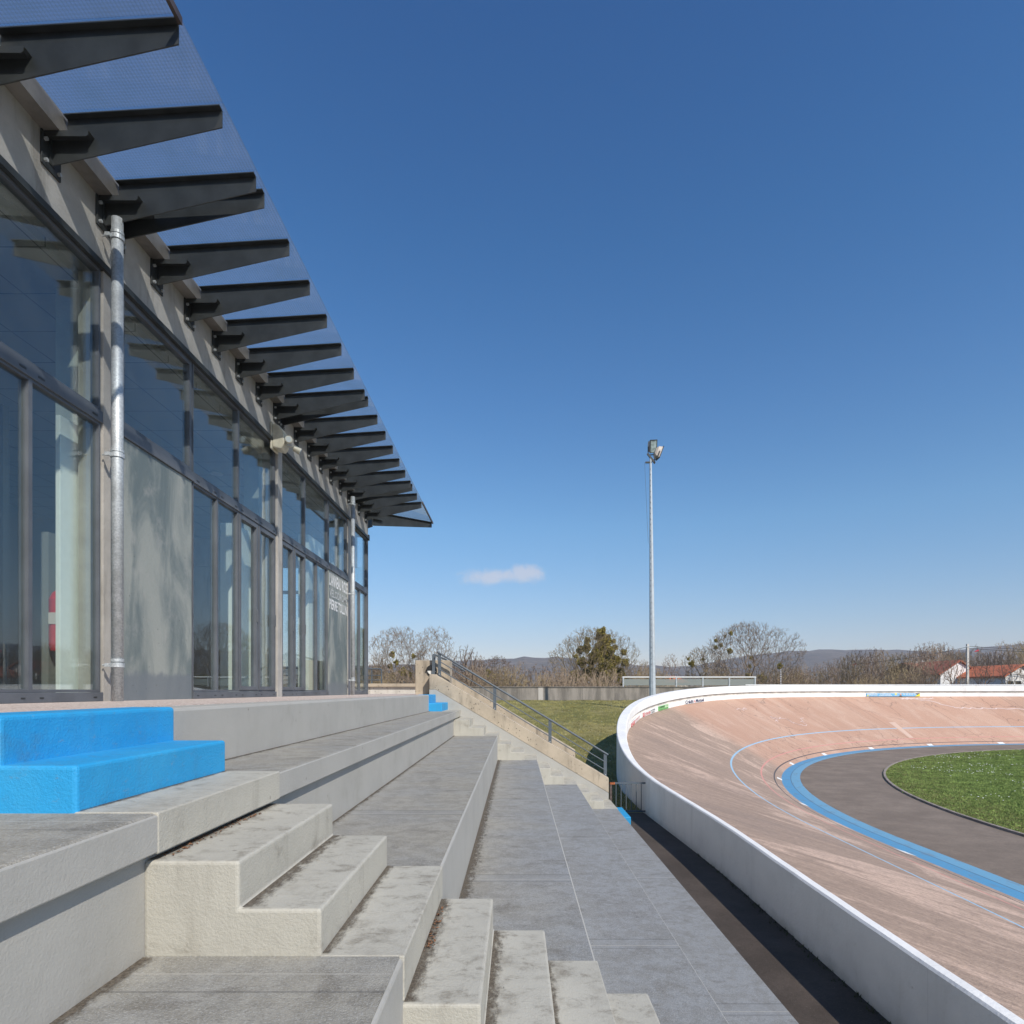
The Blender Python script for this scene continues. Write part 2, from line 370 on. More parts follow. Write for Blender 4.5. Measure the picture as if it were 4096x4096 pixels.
# ============================================================ THE GRANDSTAND
TZ = [-.455, -.985, -1.515, -2.045, -2.575]; TX = [-1.333, -.422, .444, 1.309, 2.19]
ZT = -.0976; XT = -1.92; ZP = -2.93; Y0, Y1 = -7.0, 14.75; RI = .177
FL = (2.312, 3.50); FE = (13.6, 14.748)
gs = empty('grandstand', (0, 4, ZP), 'concrete grandstand of five long grey steps in front of the glazed building', 'grandstand')
dk = MB().box(-14, XT, Y0, 17.6, ZT - .55, ZT); dk.build('terrace_slab', MT['grey_paint'], gs, bevel=.02)
MB().box(-14, XT - .26, Y0 + .01, 17.55, ZT - .05, ZT + .004).build('terrace_paving', MT['pave'], gs)
# tier 1: slab with a projecting lip, and the riser set back under it
MB().box(XT - .3, TX[0], Y0 + .01, Y1, TZ[0] - .145, TZ[0]).build('tier', [MT['tread']], gs, bevel=.016)
MB().box(XT - .3, TX[0] - .045, Y0 + .02, Y1, TZ[1] - .3, TZ[0] - .14).build('riser', MT['grey_paint'], gs)
for i in range(1, 5):
    MB().box(TX[i - 1] - .35, TX[i] - .013, Y0 + .01, Y1, TZ[i] - .02, TZ[i] + .001).build('tier', MT['tread'], gs)
    bot = TZ[i] - .75 if i < 4 else ZP - .2
    MB().box(TX[i - 1] - .36, TX[i], Y0 + .01, Y1, bot, TZ[i] - .006).build('riser', MT['grey_paint'], gs, bevel=.012)
# lip face of tier 1 in plain paint
MB().box(TX[0] - .02, TX[0] + .003, Y0, Y1, TZ[0] - .147, TZ[0] - .006).build('tier_edge', MT['grey_paint'], gs, bevel=.006)
def flights(f0, f1, name='stair_flight'):
    for i in range(4):
        x = TX[i]; z = TZ[i]; nx = TX[i + 1]; tr = (nx - x) / 3
        MB().box(x - .308, x + .006, f0, f1, z - .151 if i == 0 else z - RI + .01, z + .004).build('step_patch', MT['grey_step'], gs, bevel=.006)
        prof = [(x - .05, z - RI), (x + tr, z - RI), (x + tr, z - 2 * RI), (x + 2 * tr, z - 2 * RI), (x + 2 * tr, TZ[i + 1] - .01), (x - .05, TZ[i + 1] - .01)]
        MB().prism(prof, f0, f1).build(name, MT['grey_step'], gs, bevel=.013 if f0 < 5 else .010, seg=3)
    x = TX[4]; z = TZ[4]
    MB().box(x - .295, x + .004, f0, f1, z - .05, z + .004).build('step_patch', MT['grey_step'], gs, bevel=.012)
    tag(MB().box(XT - .24, XT + .005, f0, f1, TZ[0] - .02, ZT + .006).build('blue_step', MT['blue_paint'], gs, bevel=.02, seg=3), 'bright blue top step at the terrace edge')
    tag(MB().box(XT - .02, -1.63, f0, f1, TZ[0] - .02, TZ[0] + RI).build('blue_step', MT['blue_paint'], gs, bevel=.016, seg=3), 'bright blue step below the terrace edge')
    tag(MB().box(x - .02, x + .29, f0, f1, ZP - .05, ZP + RI).build('blue_step', MT['blue_paint'], gs, bevel=.014), 'bright blue lowest step on the dark path')
flights(*FL); flights(*FE)
# bolted slots, dirt in the gap under the lip, and a few fallen leaves
lm = MB(); r2 = random.Random(3)
for k in range(130):
    if k < 75: p = Vector((TX[0] + .0 + r2.uniform(-.03, .03), r2.uniform(2.36, 3.2), TZ[0] - RI + .004))
    else: p = Vector((TX[1] + .012 + r2.random() ** 2 * .04, r2.uniform(2.75, 3.35), TZ[1] - RI + .006 + r2.random() * .008))
    a = r2.uniform(0, pi); s_ = r2.uniform(.005, .012); u = Vector((cos(a), sin(a), r2.uniform(-.4, .4))) * s_; w = Vector((-sin(a), cos(a), r2.uniform(-.3, .6))) * s_ * .55
    lm.poly([p - u, p - w + Vector((0, 0, .004)), p + u, p + w + Vector((0, 0, .003))], [(0, 1, 2, 3)])
tag(lm.build('leaf_litter', m_simple('dry leaves', (.16, .075, .035), .8, var=.5, sc=90), None), 'dry brown leaf litter caught in the corners of the grey steps', 'leaves', kind='stuff')

# grime lying in the inner corners of the near steps and treads
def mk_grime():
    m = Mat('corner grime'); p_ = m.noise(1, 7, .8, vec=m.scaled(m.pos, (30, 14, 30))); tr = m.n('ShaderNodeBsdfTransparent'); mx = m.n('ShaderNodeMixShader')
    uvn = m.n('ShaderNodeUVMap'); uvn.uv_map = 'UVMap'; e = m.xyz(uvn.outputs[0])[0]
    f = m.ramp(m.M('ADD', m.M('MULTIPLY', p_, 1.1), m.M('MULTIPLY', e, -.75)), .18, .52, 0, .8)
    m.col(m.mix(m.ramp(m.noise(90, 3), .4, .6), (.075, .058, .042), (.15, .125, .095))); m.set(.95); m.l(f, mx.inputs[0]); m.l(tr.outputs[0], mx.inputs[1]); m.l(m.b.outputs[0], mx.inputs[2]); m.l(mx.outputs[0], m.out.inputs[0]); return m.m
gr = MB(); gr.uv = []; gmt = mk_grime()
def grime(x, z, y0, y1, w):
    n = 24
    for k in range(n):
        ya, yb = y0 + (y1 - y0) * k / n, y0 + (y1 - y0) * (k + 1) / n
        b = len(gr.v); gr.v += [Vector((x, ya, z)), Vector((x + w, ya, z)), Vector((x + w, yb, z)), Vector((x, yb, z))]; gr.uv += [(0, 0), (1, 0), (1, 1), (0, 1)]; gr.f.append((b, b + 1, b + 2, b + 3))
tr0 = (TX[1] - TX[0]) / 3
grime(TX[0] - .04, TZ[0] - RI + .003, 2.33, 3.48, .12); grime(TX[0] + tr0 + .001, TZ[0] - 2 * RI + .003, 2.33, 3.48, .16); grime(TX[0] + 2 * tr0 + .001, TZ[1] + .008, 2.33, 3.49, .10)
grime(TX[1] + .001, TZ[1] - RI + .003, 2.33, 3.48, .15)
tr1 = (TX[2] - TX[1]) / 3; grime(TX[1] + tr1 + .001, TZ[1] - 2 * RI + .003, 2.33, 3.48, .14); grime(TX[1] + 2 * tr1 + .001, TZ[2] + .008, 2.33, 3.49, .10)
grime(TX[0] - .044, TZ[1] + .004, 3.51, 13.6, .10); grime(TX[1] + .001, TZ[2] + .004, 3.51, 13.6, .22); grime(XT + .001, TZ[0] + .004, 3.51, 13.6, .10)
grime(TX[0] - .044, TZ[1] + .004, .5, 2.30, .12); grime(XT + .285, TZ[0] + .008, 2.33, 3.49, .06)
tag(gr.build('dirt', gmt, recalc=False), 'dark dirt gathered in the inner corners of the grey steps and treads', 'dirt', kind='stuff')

# end wall: painted base and raw concrete parapet sloping down with the tiers
KW = 14.75 / F
def ew(px, py): return ((px - PX) * KW, (PY - py) * KW)
pw = empty('stair_parapet', (0, 14.9, ZP), 'sloping beige weathered concrete parapet closing the far end of the grandstand', 'parapet')
topL = ew(1717, 2696); topM = ew(1743, 2698); topR = ew(2435, 3112); botL = ew(1717, 2758); botM = ew(1743, 2758); botR = ew(2435, 3172)
MB().prism([topL, topM, topR, botR, botM, botL], 14.75, 15.03).build('parapet_top', MT['raw'], pw, bevel=.012)
MB().prism([(botL[0] + .002, botL[1] + .0), botM, (botR[0] - .003, botR[1]), (botR[0] - .003, ZP - .1), (botL[0] + .002, ZP - .1)], 14.744, 15.02).build('painted_base', MT['grey_paint'], pw)
# second parapet behind, other side of the outside stair
p2 = empty('rear_parapet', (0, 17.3, ZP), 'darker sloping concrete parapet just behind the beige one, shorter', 'parapet')
K2 = 16.6 / F
def e2(px, py): return ((px - PX) * K2, (PY - py) * K2)
a, b = e2(1800, 2702), e2(2301, 3000)
MB().prism([(a[0] - .3, a[1] + .02), a, b, (b[0], ZP - .1), (a[0] - .3, ZP - .1)], 16.6, 16.85).build('parapet_wall', MT['raw'], p2, bevel=.012)
ost = MB()
for i in range(14):
    x0 = -1.9 + i * .29; z = ZT - .177 * (i + 1); ost.box(x0, x0 + .30, 15.03, 16.6, -3.1, z)
tag(ost.build('outside_stair', MT['raw']), 'concrete stair running down between the two sloping parapets', 'stair')

# pillar with round lamp
pl = empty('concrete_pillar', (-2.1, 15.9, ZT), 'square beige concrete pillar at the top of the end stair, carrying a round lamp', 'pillar')
KP = 15.05 / F
x0, x1 = (1661 - PX) * KP, (1799 - PX) * KP
MB().box(x0, x1, 15.05, 15.6, ZT - .02, (PY - 2641) * KP).build('pillar_block', MT['raw'], pl, bevel=.012)
def round_lamp(cx, y, cz, r, label):
    e = empty('wall_lamp', (cx, y, cz), label, 'lamp')
    def half(a0, a1, mb, rr, d):
        ring = [(cx + rr * cos(a), cz + rr * sin(a)) for a in [a0 + (a1 - a0) * i / 20 for i in range(21)]]
        mb.prism(ring, y - d, y); return mb
    half(0, pi, MB(), r, .07).build('hood', m_flat('black lamp plastic', (.02, .02, .02), .4), e, bevel=.012)
    half(pi, 2 * pi, MB(), r * .8, .055).build('diffuser', m_flat('opal diffuser', (.78, .77, .72), .3), e, bevel=.02)
    MB().prism([(cx + r * cos(2 * pi * i / 28), cz + r * sin(2 * pi * i / 28)) for i in range(28)], y - .02, y - .002).build('back_plate', m_flat('black lamp rim', (.02, .02, .02), .4), e)
    return e
round_lamp((1727 - PX) * KP, 15.05, (PY - 2682) * KP, .128, 'round bulkhead lamp, black above and white below, on the concrete pillar')

# low wall and rail behind the terrace
lw = empty('terrace_wall', (-3.2, 17.3, ZT), 'low stained white wall with grey coping at the back of the terrace', 'wall')
MB().box(-9, -2.3, 17.2, 17.4, ZT - .3, .10).build('wall', m_concrete('stained pale render', (.60, .58, .54), dark=(.2, .17, .13), amt=.7), lw)
MB().box(-9.05, -2.2, 17.12, 17.46, .10, .19).build('coping', MT['raw'], lw, bevel=.01)
tr_ = empty('terrace_rail', (-3.6, 17.3, .19), 'short blue grey rail on the low wall beside the building corner', 'railing')
for z in (.60, .42, .29): MB().path([(-7.5, 17.3, z), (-3.76, 17.3, z)] if z < .6 else [(-7.5, 17.3, z + .03), (-3.78, 17.3, z), (-3.74, 17.3, z - .05)], .02 if z > .5 else .012).build('rail', MT['railpaint'], tr_)
for x in (-6.2, -5.1, -4.02, -3.75): MB().box(x - .015, x + .015, 17.28, 17.32, .19, .58).build('post', MT['railpaint'], tr_)

# hand rail on the sloping parapet
hr = empty('handrail', (0, 14.9, -.8), 'blue grey handrail of three sloping bars on the beige parapet', 'handrail')
KR = 14.82 / F
def er(px, py, dy=14.82): return Vector(((px - PX) * dy / F, dy, (PY - py) * dy / F))
posts = [(1758, 2613, 2700), (1979, 2747, 2836), (2200, 2882, 2970), (2421, 3016, 3102)]
for px, t, b_ in posts:
    p = er(px, b_); q = er(px, t)
    MB().box(p.x - .038, p.x + .038, 14.815, 14.83, p.z - .05, q.z - .0).build('post', MT['railpaint'], hr, bevel=.004)
    MB().tube((p.x, 14.79, p.z + .02), (p.x, 14.86, p.z + .02), .012).build('bolt', MT['galv'], hr)
a, b = er(1749, 2607), er(2432, 3019)
MB().tube(a, b, .024, n=12).build('top_rail', MT['railpaint'], hr, smooth=False)
for f in (.37, .74):
    a1, b1 = er(1758, 2613 + 87 * f), er(2421, 3016 + 87 * f)
    MB().tube(a1, b1, .012 if f < .5 else .012, n=8).build('bar', MT['railpaint'], hr)
h2 = empty('landing_rail', (-2.0, 15.3, .35), 'short return rail with two posts at the head of the stair beside the round lamp', 'railing')
pa, pb = er(1735, 2618, 14.95), er(1786, 2640, 16.7)
for p, zb in ((pa, .36), (pb, .25)): MB().box(p.x - .04, p.x + .04, p.y - .008, p.y + .008, zb, p.z).build('post', MT['railpaint'], h2)
MB().tube(pa, pb, .022, n=10).build('top_rail', MT['railpaint'], h2)
for dz in (.19, .37): MB().tube(pa - Vector((0, 0, dz)), pb - Vector((0, 0, dz)), .011).build('bar', MT['railpaint'], h2)
ext = pb + Vector((3.4, 0, -2.04)) * .95
MB().tube(pb, pb + Vector((.5, 0, -.3)), .022, n=10).build('rear_rail', MT['railpaint'], h2)

# ============================================================ GROUND AND TRACK
CX, CY = 31.0, 12.7; ZI = -3.08
RBO, RBI, RG = 23.6, 23.0, 20.3
def smooth(t): t = max(0, min(1, t)); return t * t * (3 - 2 * t)
N_ST, N_B = 110, 150
def params():
    L = [('s', i / N_ST) for i in range(N_ST)] + [('b', i / N_B) for i in range(N_B + 1)]
    return L
def inner_pt(q, rad, x_only=None):
    k, t = q
    if k == 's': return Vector((CX - rad, -14 + (CY + 14) * t, 0))
    a = pi - pi * t * 1.02
    return Vector((CX + rad * cos(a), CY + rad * sin(a), 0))
WA, WBb, WCY = 28.0, 25.5, 17.0
def wall_pt(q, off=0):
    k, t = q
    if k == 's':
        y = -14 + (WCY + 14) * t
        return Vector((3.29 - .29 * smooth((y - 9) / 8) + off, y, 0))
    a = pi - pi * t * 1.02
    return Vector((CX + (WA - off) * cos(a), WCY + (WBb - off) * sin(a), 0))
ZPROF = [(-20, -2.215), (3, -2.215), (7, -2.19), (10, -2.13), (13, -2.09), (15.5, -2.0), (17.8, -1.77), (19.2, -1.50), (20.6, -1.30), (22.6, -.95), (25.4, -.56), (28.5, -.24), (32, .04), (35.5, .25), (39, .33), (60, .33)]
def wall_top(q):
    p = wall_pt(q)
    if p.x >= CX: return .33
    return sum(wt_raw(p.y + d) for d in (-1.6, -.8, 0, .8, 1.6)) / 5
def wt_raw(y):
    for (a, za), (b, zb) in zip(ZPROF, ZPROF[1:]):
        if a <= y <= b: return za + (zb - za) * smooth_lin((y - a) / (b - a))
    return .33
def smooth_lin(t): return t
def wall_thick(q):
    y = wall_pt(q).y if wall_pt(q).x < CX else 42
    return .12 + .22 * smooth((y - 14) / 8)
def drop(q):   # depth of track edge below the wall top
    y = wall_pt(q).y if wall_pt(q).x < CX else 42
    return .10 + .63 * smooth((y - 13) / 17)
def surf(q, u):
    """u in 0..1 from the inner edge to the wall foot"""
    a = inner_pt(q, RBO); b = wall_pt(q, wall_thick(q)); zt = wall_top(q) - drop(q); h = zt - ZI
    Wd = (b - a).length; UB = .455
    dist = 1.9 * u / UB if u <= UB else 1.9 + (Wd - 1.9) * (u - UB) / (1 - UB)
    p = a.lerp(b, dist / Wd); p.z = ZI + h * dist / Wd; return p
def strip(fn, us, vs, scale_v=None):
    mb = MB(); mb.uv = []; acc = 0; prev = None
    for q in vs:
        c = fn(q, 0)
        if prev is not None: acc += (c - prev).length
        prev = c
        for u in us: mb.v.append(fn(q, u)); mb.uv.append((u, acc))
    n = len(us)
    for j in range(len(vs) - 1):
        for i in range(n - 1): mb.f.append((j * n + i, j * n + i + 1, (j + 1) * n + i + 1, (j + 1) * n + i))
    return mb
PV = params()
# ground sheet to the horizon: flat near, a bit higher beyond the boundary wall, wooded hills behind
ter = MB(); ys = [-400, -60, -15, 46.9, 47.0, 60, 90, 140, 200, 300, 450, 650, 900]
xs = [-1500, -700, -300, -120, -50, 0, 50, 120, 300, 700, 1400, 2200]
for y in ys:
    for x in xs: ter.v.append(Vector((x, y, -3.6 if y < 46.95 else (-1.1 if y < 100 else -2.5 if y < 700 else 2))))
for j in range(len(ys) - 1):
    for i in range(len(xs) - 1): ter.f.append((j * len(xs) + i, j * len(xs) + i + 1, (j + 1) * len(xs) + i + 1, (j + 1) * len(xs) + i))
tag(ter.build('ground', MT['field']), kind='structure')
def mk_hill(name, c1, c2, c3):
    m = Mat(name); a = m.noise(.010, 8, .7); b = m.noise(.05, 6, .8)
    c = m.mix(m.ramp(a, .4, .6), c1, c2); c = m.mix(m.ramp(b, .4, .65), c, c3); m.col(c); m.set(1, spec=.1); m.bump(b, 6); return m.m
hb = MB(); nx, ny = 150, 16; r3 = random.Random(11)
ph = [(r3.uniform(0, 6), r3.uniform(.003, .012), r3.uniform(2, 7)) for _ in range(7)]
def ridge(x):
    # crest height by bearing (x / y at 1500 m)
    r = x / 1500; pts = [(-1.2, 60), (-.25, 58), (-.03, 72), (.1, 74), (.18, 68), (.27, 66), (.42, 80), (.62, 95), (.8, 108), (1.2, 112)]
    z = pts[-1][1]
    for (a, za), (b, zb) in zip(pts, pts[1:]):
        if a <= r <= b: z = za + (zb - za) * smooth((r - a) / (b - a)); break
    if r < -1.2: z = 60
    return z + sum(A * .5 * sin(x * f + p) for p, f, A in ph) + 1.5 * sin(x * .09) + r3.uniform(-1, 1) * .9
rz = [ridge(-1400 + 3600 * i / nx) for i in range(nx + 1)]
for j in range(ny + 1):
    t = j / ny; y = 650 + 1100 * t
    for i in range(nx + 1):
        x = -1400 + 3600 * i / nx
        z = -3 + (rz[i] + 3) * smooth(t / .78) * (1 if t < .78 else 1 - .1 * (t - .78)) + (r3.uniform(-1.2, 1.2) if j else -3)
        hb.v.append(Vector((x, y, z)))
for j in range(ny):
    for i in range(nx): hb.f.append((j * (nx + 1) + i, j * (nx + 1) + i + 1, (j + 1) * (nx + 1) + i + 1, (j + 1) * (nx + 1) + i))
tag(hb.build('hills', mk_hill('wooded hill', (.13, .10, .085), (.19, .145, .115), (.07, .066, .058))), kind='structure')

tag(B('path', 1.9, 3.32, -14, 14.98, ZP - .06, ZP, MT['path']), kind='structure')
def wall_x(y):
    if y < WCY: return 3.29 - .29 * smooth((y - 9) / 8)
    if y >= WCY + WBb - .3: return 27
    return CX - WA * sqrt(max(0, 1 - ((y - WCY) / WBb) ** 2))
# lawn rising from the path to the boundary wall
lw_ = MB(); nX, nY = 46, 46
for j in range(nY + 1):
    y = 14.98 + (46.95 - 14.98) * j / nY
    for i in range(nX + 1):
        x = -14 + (min(wall_x(y), 24) + .06 + 14) * i / nX
        t = (y - 14.98) / 32
        z = -2.93 + 2.18 * smooth(t * .9 + .02) / smooth(.92) + .03 * sin(x * 1.7 + y) * sin(y * .8)
        lw_.v.append(Vector((x, y, z)))
for j in range(nY):
    for i in range(nX): lw_.f.append((j * (nX + 1) + i, j * (nX + 1) + i + 1, (j + 1) * (nX + 1) + i + 1, (j + 1) * (nX + 1) + i))
lawn_o = tag(lw_.build('lawn', MT['lawn'], smooth=True), kind='structure')
def lawn_z(x, y):
    t = (y - 14.98) / 32; return -2.93 + 2.18 * smooth(t * .9 + .02) / smooth(.92) + .03 * sin(x * 1.7 + y) * sin(y * .8)

# --- track material, by UV (u across 0..1, v metres along)
def mk_track():
    m = Mat('pink concrete track'); uvn = m.n('ShaderNodeUVMap'); uvn.uv_map = 'UVMap'
    uv = uvn.outputs[0]; s = m.xyz(uv); u, v = s[0], s[1]
    bend = m.ramp(m.M('ADD', v, m.M('MULTIPLY', u, -1.5)), 37.5, 39.5)                 # older grey-brown straight, pinker bend
    st = m.noise(1, 6, .68, vec=m.scaled(uv, (1.5, .55, 1)), dist=.8)
    st2 = m.noise(1, 5, .7, vec=m.scaled(uv, (4, 4.5, 1)), dist=.2)
    cold = m.mix(m.ramp(st2, .35, .68), (.34, .245, .185), (.45, .325, .245))
    cold = m.mix(m.M('MULTIPLY', m.ramp(st, .5, .60), .8), cold, (.68, .49, .38)); cold = m.mix(m.ramp(m.noise(1, 5, .7, vec=m.scaled(uv, (1.2, .5, 1)), dist=.8), .5, .66, 0, .4), cold, (.26, .20, .165))
    seg = m.n('ShaderNodeTexWhiteNoise', noise_dimensions='1D'); m.l(m.M('FLOOR', m.M('DIVIDE', m.M('ADD', v, m.M('MULTIPLY', u, 1.2)), 1.25)), seg.inputs['W'])
    seg2 = m.n('ShaderNodeTexWhiteNoise', noise_dimensions='1D'); m.l(m.M('FLOOR', m.M('DIVIDE', v, 5.0)), seg2.inputs['W'])
    cnew = m.mix(m.ramp(seg.outputs[0], 0, 1, 0, .8), (.50, .295, .205), (.57, .365, .265))
    cnew = m.mix(m.ramp(seg2.outputs[0], 0, 1, 0, .5), cnew, (.41, .26, .185))
    cnew = m.mix(m.ramp(m.noise(1, 6, .7, vec=m.scaled(uv, (3, .9, 1))), .45, .7, 0, .5), cnew, (.62, .445, .345))
    fine = m.noise(1, 4, .8, vec=m.scaled(uv, (60, 14, 1))); cold = m.mix(m.ramp(fine, .35, .6, .45, 0), cold, (.17, .125, .10))
    c = m.mix(bend, cold, cnew)
    def crk(scu, scv, w, seed):
        vo = m.n('ShaderNodeTexVoronoi', feature='DISTANCE_TO_EDGE'); vo.inputs['Scale'].default_value = 1
        vv = m.n('ShaderNodeVectorMath', operation='ADD'); m.l(m.scaled(uv, (scu, scv, 1)), vv.inputs[0])
        nz = m.n('ShaderNodeTexNoise'); nz.inputs['Scale'].default_value = 3; nz.inputs['Detail'].default_value = 5; m.l(m.scaled(uv, (scu, scv, 1)), nz.inputs['Vector'])
        sc = m.n('ShaderNodeVectorMath', operation='SCALE'); m.l(nz.outputs[1], sc.inputs[0]); sc.inputs['Scale'].default_value = .5
        m.l(sc.outputs[0], vv.inputs[1]); m.l(vv.outputs[0], vo.inputs['Vector'])
        return m.ramp(vo.outputs['Distance'], w * .3, w, 1, 0)
    ck = m.M('MULTIPLY', crk(3.6, .75, .016, 0), m.ramp(m.noise(1, 3, .5, vec=m.scaled(uv, (1.3, .18, 1))), .45, .56))
    ck = m.M('MULTIPLY', ck, m.ramp(v, 36, 42)); c = m.mix(m.M('MULTIPLY', ck, .6), c, (.09, .06, .05))
    # joints across the track
    jt = m.M('LESS_THAN', m.M('FRACT', m.M('DIVIDE', v, 5.0)), .005); c = m.mix(m.M('MULTIPLY', jt, .6), c, (.10, .065, .05))
    jt = m.M('LESS_THAN', m.M('ABSOLUTE', m.M('SUBTRACT', m.M('FRACT', m.M('DIVIDE', v, 1.25)), .5)), .008); c = m.mix(m.M('MULTIPLY', jt, .22), c, (.12, .08, .06))
    brk = m.noise(1, 4, .7, vec=m.scaled(uv, (10, 5, 1)))
    def line(u0, w, colr, worn):
        global _; k = m.M('MULTIPLY', band(m, u, u0, w), m.ramp(brk, .3, .36, 1 - worn, 1)); return k, colr
    for k, colr in (line(.065, .006, (.07, .065, .07), .2), line(.182, .007, (.60, .27, .23), .8), line(.455, .0058, (.30, .50, .66), .5)):
        c = m.mix(k, c, colr)
    m.col(c); g_ = m.noise(34, 3, .8); c = m.mix(m.ramp(g_, .36, .5, .35, 0), c, (.13, .09, .07)); m.col(c); m.set(.8); m.bump(m.noise(40, 3, .7), .008); return m.m
us = [0, .04, .1, .2, .3, .4, .455, .5, .6, .7, .8, .9, 1.0]
tk = strip(surf, us, PV).build('track', mk_track(), smooth=True); tag(tk, kind='structure')
def mk_band():
    m = Mat('blue apron paint'); uvn = m.n('ShaderNodeUVMap'); uvn.uv_map = 'UVMap'; s = m.xyz(uvn.outputs[0])
    sc = m.noise(1, 6, .75, vec=m.scaled(uvn.outputs[0], (3, 2.2, 1)), dist=.5)
    c = m.mix(m.M('MULTIPLY', m.ramp(s[0], .49, .5), 1), (.15, .35, .51), (.095, .30, .50))
    c = m.mix(m.ramp(sc, .5, .68, 0, .65), c, (.17, .21, .25)); c = m.mix(band(m, s[0], .5, .02), c, (.08, .16, .24))
    m.col(c); m.set(.65); m.bump(sc, .01); return m.m
def bandf(q, u): p = inner_pt(q, RBI + (RBO - RBI) * u); p.z = ZI; return p
tag(strip(bandf, [0, .5, 1], PV).build('blue_band', mk_band()), kind='structure')
def apf(q, u): p = inner_pt(q, RG + (RBI - RG) * u); p.z = ZI; return p
tag(strip(apf, [0, .33, .66, 1], PV).build('apron', MT['apron']), kind='structure')
inf = MB(); pts = [inner_pt(q, RG - .05) for q in PV]
inf.v = [Vector((p.x, p.y, ZI + .02)) for p in pts]; inf.f = [tuple(range(len(pts)))]
def mk_inf():
    m = Mat('infield turf surface'); p = m.xyz(); a = m.noise(.5, 6, .7); b = m.noise(3.5, 6, .7); f = m.noise(26, 4, .75)
    dx = m.M('SUBTRACT', p[0], CX); dy = m.M('MAXIMUM', m.M('SUBTRACT', p[1], CY), 0.0)
    rr_ = m.M('SQRT', m.M('ADD', m.M('MULTIPLY', dx, dx), m.M('MULTIPLY', dy, dy)))
    c = m.mix(m.ramp(b, .35, .65), (.13, .19, .04), (.18, .25, .06)); c = m.mix(m.ramp(a, .42, .7, 0, .5), c, (.14, .17, .04))
    e = m.M('ADD', rr_, m.M('MULTIPLY', m.M('SUBTRACT', m.noise(1.1, 6, .7), .5), 4.0)); c = m.mix(m.ramp(e, RG - 2.6, RG - .3, 0, .8), c, (.22, .20, .07))
    c = m.mix(m.ramp(f, .35, .7, .3, 0), c, (.05, .07, .015)); m.col(c); m.set(.9, spec=.15); m.bump(m.M('ADD', f, b), .05); return m.m
tag(inf.build('infield', mk_inf()), kind='structure')
def kerb(q, u):
    sec = [(RG - .05, 0), (RG - .05, .05), (RG + .02, .05), (RG + .02, 0)]; r, z = sec[u]; p = inner_pt(q, r); p.z = ZI + z; return p
tag(strip(kerb, [0, 1, 2, 3], PV).build('infield_kerb', m_simple('kerb concrete', (.27, .23, .20), .85, var=.3)), kind='structure')
# painted pads on the inner edge and white sealed cracks, 4 mm above the track
vlen = []; acc = 0; pr = None
for q in PV:
    c = surf(q, 0)
    if pr is not None: acc += (c - pr).length
    pr = c; vlen.append(acc)
def at_v(v, u, lift=.004):
    for i in range(len(vlen) - 1):
        if vlen[i] <= v <= vlen[i + 1]:
            t = (v - vlen[i]) / (vlen[i + 1] - vlen[i]); return surf(PV[i], u).lerp(surf(PV[i + 1], u), t) + Vector((0, 0, lift))
    return surf(PV[-1], u)
def find_v(px, u, lo=22, hi=None):
    """arc length where the line u = const meets picture column px, far branch first"""
    best = None
    for i in range(len(vlen) - 1):
        a, b = surf(PV[i], u), surf(PV[i + 1], u)
        if a.y < 1: continue
        fa, fb = a.x / a.y * F + PX - px, b.x / b.y * F + PX - px
        if fa * fb <= 0 and vlen[i] > lo: best = vlen[i] + (vlen[i + 1] - vlen[i]) * fa / (fa - fb)
    return best
wp = m_flat('white marking paint', (.78, .77, .73)); mk = MB()
for v in [20.6 + 5.0 * i for i in range(14)]:
    mk.poly([at_v(v, -.01, .006), at_v(v + .38, -.01, .006), at_v(v + .38, .04, .006), at_v(v, .04, .006)], [(0, 1, 2, 3)])
tag(mk.build('track_marking', wp), kind='structure')
sealm = m_flat('pale crack filler', (.72, .57, .52)); sm = MB()
def seal(pts, w):
    P = [at_v(v, u, .012) for v, u in pts]; V_c = pts[0][0]
    for a, b in zip(P, P[1:]):
        d = (b - a).normalized(); nu = at_v(V_c, .8) - at_v(V_c, .7); nv = at_v(V_c + .3, .7) - at_v(V_c, .7); n = d.cross(nu.cross(nv).normalized()).normalized() * w
        sm.poly([a - n, b - n, b + n, a + n], [(0, 1, 2, 3)])
def jag(pts, n, amp, seed):
    r = random.Random(seed); o = []
    for (v0, u0), (v1, u1) in zip(pts, pts[1:]):
        for k in range(n): t = k / n; o.append((v0 + (v1 - v0) * t + r.uniform(-amp, amp), u0 + (u1 - u0) * t + r.uniform(-amp, amp) * .12))
    return o + [pts[-1]]
V0 = find_v(3650, .93) or 60
seal(jag([(V0 + 1.4, .955), (V0 - .6, .96), (V0, .95), (V0 + 1.0, .91), (V0 + 1.9, .78), (V0 + 3.6, .77), (V0 + 6.0, .75), (V0 + 7.2, .83), (V0 + 9, .86)], 9, .12, 2), .045)
V2 = find_v(2720, .7) or 45
seal(jag([(V2, .86), (V2 + .6, .83), (V2 + .9, .86)], 7, .14, 4), .022)
seal(jag([(V2 + 1.6, .62), (V2 + 1.9, .70), (V2 + 2.6, .66), (V2 + 3.3, .56), (V2 + 4.4, .66)], 9, .16, 5), .02)
tag(sm.build('track_crack_filler', sealm), kind='structure')
pm = MB(); V3 = find_v(3600, .6)
pv, pu = find_v(3610, .4), .4
q4 = [(find_v(3555, .55), .55), (find_v(3580, .55), .55), (find_v(3655, .2), .2), (find_v(3638, .2), .2)]
pm.poly([at_v(a, b, .007) for a, b in q4], [(0, 1, 2, 3)])
tag(pm.build('track_patch', m_flat('pale repair', (.62, .44, .34))), kind='structure')

